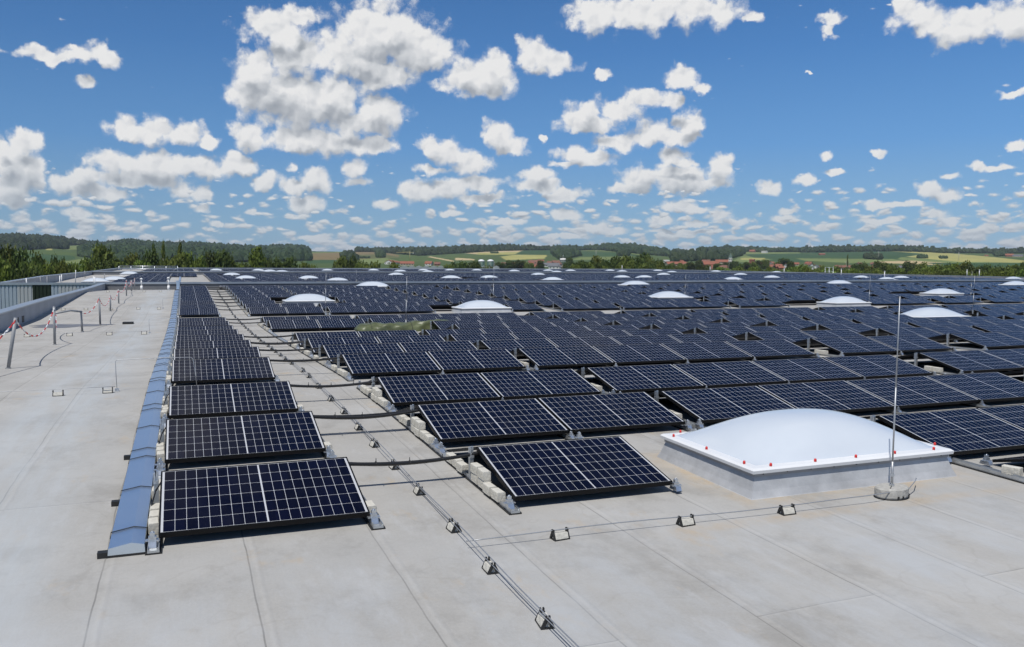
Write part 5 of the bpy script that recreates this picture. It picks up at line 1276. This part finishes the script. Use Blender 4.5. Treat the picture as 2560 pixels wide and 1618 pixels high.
# water tower
r_ = 1000; X_, Y_ = xy(1407, r_); zg = tz(1407, r_); r = empty('water_tower', (X_, Y_, zg))
mb = MB(); mb.tube([(0, 0, -2), (0, 0, 8)], 1.6, 16); mb.build('shaft', M['beige'], r)
mb = MB(); mb.tube([(0, 0, 7.2), (0, 0, 8.6), (0, 0, 9.0), (0, 0, 12.4), (0, 0, 12.8), (0, 0, 13.0)], [2.0, 3.4, 3.8, 3.8, 3.4, .5], 20); mb.build('tank', M['render'], r)
mb = MB(); mb.tube([(0, 0, 9.9), (0, 0, 10.8)], 3.84, 20, cap=False); mb.build('window_band', M['darkwin'], r)
mb = MB(); mb.tube([(0, 0, 13), (0, 0, 17)], .12, 5); mb.build('mast', M['white'], r)
tag(r, 'round white water tower standing above the trees', 'water tower')
for i, px in enumerate((1203, 1226)):
    r_ = 900; X_, Y_ = xy(px, r_); zg = tz(px, r_)
    r = empty('gas_dome', (X_, Y_, zg)); mb = MB(); zt = HC+(hy(px)-654)/F*r_
    mb.tube([(0, 0, -2), (0, 0, zt-zg)], 3.6, 20); mb.build('tank', M['patina'], r)
    mb = MB(); mb.tube([(0, 0, zt-zg), (0, 0, zt-zg+.8), (0, 0, zt-zg+1.6), (0, 0, zt-zg+2.1), (0, 0, zt-zg+2.3)], [3.8, 3.4, 2.5, 1.3, .1], 20); mb.build('dome', M['white'], r)
    tag(r, ['left', 'right'][i]+' of two white domed tanks among the trees left of centre', 'tank', 'domed tanks')
# greenhouses
for i, (px, w_, yb, lb) in enumerate(((1048, 128, 672, 'long pale greenhouse row behind the rear parapet, left of centre'), (1225, 46, 671, 'short pale greenhouse strip below the domed tanks'))):
    r_ = 760; c = math.cos(math.atan((px-1280)/F)); sc_ = r_*c/F; X_, Y_ = xy(px, r_); a = -(YAW+math.atan((px-1280)/F)); zt = HC+(hy(px)-664.5)/F*r_*c
    r = empty('greenhouse', (X_, Y_, -8), a); w = w_*sc_; mb = MB(); mb.box(-w/2, w/2, 0, 14, -1, zt+8-1.1); mb.build('wall', M['clad2'], r)
    mb = MB(); k = 0; n = max(3, int(w/6))
    for q in range(n): x0 = -w/2+w*q/n; x1 = -w/2+w*(q+1)/n; mb.prism([(x0, zt+8-1.1), (x1, zt+8-1.1), ((x0+x1)/2, zt+8+.1)], -.2, 14.2)
    mb.build('roof', M['clad2'], r); tag(r, lb, 'greenhouse')
# crane
r_ = 1500; X_, Y_ = xy(1025, r_); zg = tz(1025, r_); zt = HC+(hy(1025)-632)/F*r_; r = empty('tower_crane', (X_, Y_, zg), -.45)
mb = MB(); mb.tube([(0, 0, 0), (0, 0, zt-zg+2)], .45, 4); mb.build('mast', M['crane'], r)
mb = MB(); mb.tube([(-24, 0, zt-zg), (7, 0, zt-zg)], .3, 4); mb.tube([(0, 0, zt-zg+2), (-16, 0, zt-zg+.3)], .08, 4); mb.build('jib', M['crane'], r)
mb = MB(); mb.box(5, 7, -.6, .6, zt-zg-1.8, zt-zg); mb.build('counterweight', M['greyconc'], r); tag(r, 'thin yellow tower crane over the village left of centre', 'crane')
# scaffold frame on the right
r_ = 240; X_, Y_ = xy(2071, r_); r = empty('scaffold_frame', (X_, Y_, -9), -.7); zt = HC+(hy(2071)-668)/F*r_*.93+9
for x in (-1, 0, 1):
    for y in (0, 1.2): mb = MB(); mb.tube([(x, y, 0), (x, y, zt)], .05, 5); mb.build('upright', M['galv'], r)
for z in (zt-.1, zt-1.1): mb = MB(); mb.tube([(-1, 0, z), (1, 0, z)], .05, 5); mb.tube([(-1, 1.2, z), (1, 1.2, z)], .05, 5); mb.build('crossbar', M['galv'], r)
tag(r, 'grey scaffold frame standing beyond the right part of the roof', 'scaffold')
# pylons
for i, (px, yt, yb) in enumerate(((1489, 624, 640), (2393, 636, 652), (2193, 640, 655))):
    r_ = 1700; X_, Y_ = xy(px, r_); zg = tz(px, r_); zt = HC+(hy(px)-yt)/F*r_*.95; h = max(16, zt-zg); r = empty('power_pylon', (X_, Y_, zg), .3)
    mb = MB(); mb.tube([(-2, 0, 0), (0, 0, h)], .18, 4); mb.tube([(2, 0, 0), (0, 0, h)], .18, 4); mb.build('mast', M['greyconc'], r)
    mb = MB(); mb.tube([(-4, 0, h*.8), (4, 0, h*.8)], .15, 4); mb.tube([(-3, 0, h*.92), (3, 0, h*.92)], .15, 4); mb.build('crossarm', M['greyconc'], r)
    tag(r, f'{["left","right","middle"][i]} one of three faint lattice power pylons in the fields', 'pylon', 'power pylons')

# ------------------------------------------------------------------ haze
mb = MB(); mb.box(-16800, 16800, -16800, 16800, -75, 165)
mt, t, b = new_mat('haze_air'); t.nodes.remove(b)
pvn = mk(t, 'ShaderNodeVolumePrincipled'); pvn.inputs['Color'].default_value = (0.80, 0.88, 1.0, 1); pvn.inputs['Density'].default_value = 0.000065; pvn.inputs['Anisotropy'].default_value = 0.2
t.links.new(pvn.outputs[0], t.nodes['Material Output'].inputs['Volume'])
tag(mb.build('haze', mt), 'thin summer haze over the countryside', 'haze', kind='stuff')
SC.cycles.volume_bounces = 0
# one line per label that is too long, for checking
for o in bpy.data.objects:
    if 'label' in o and len(o['label'].replace('-', ' ').split()) > 16: print('LONG', o.name, o['label'])
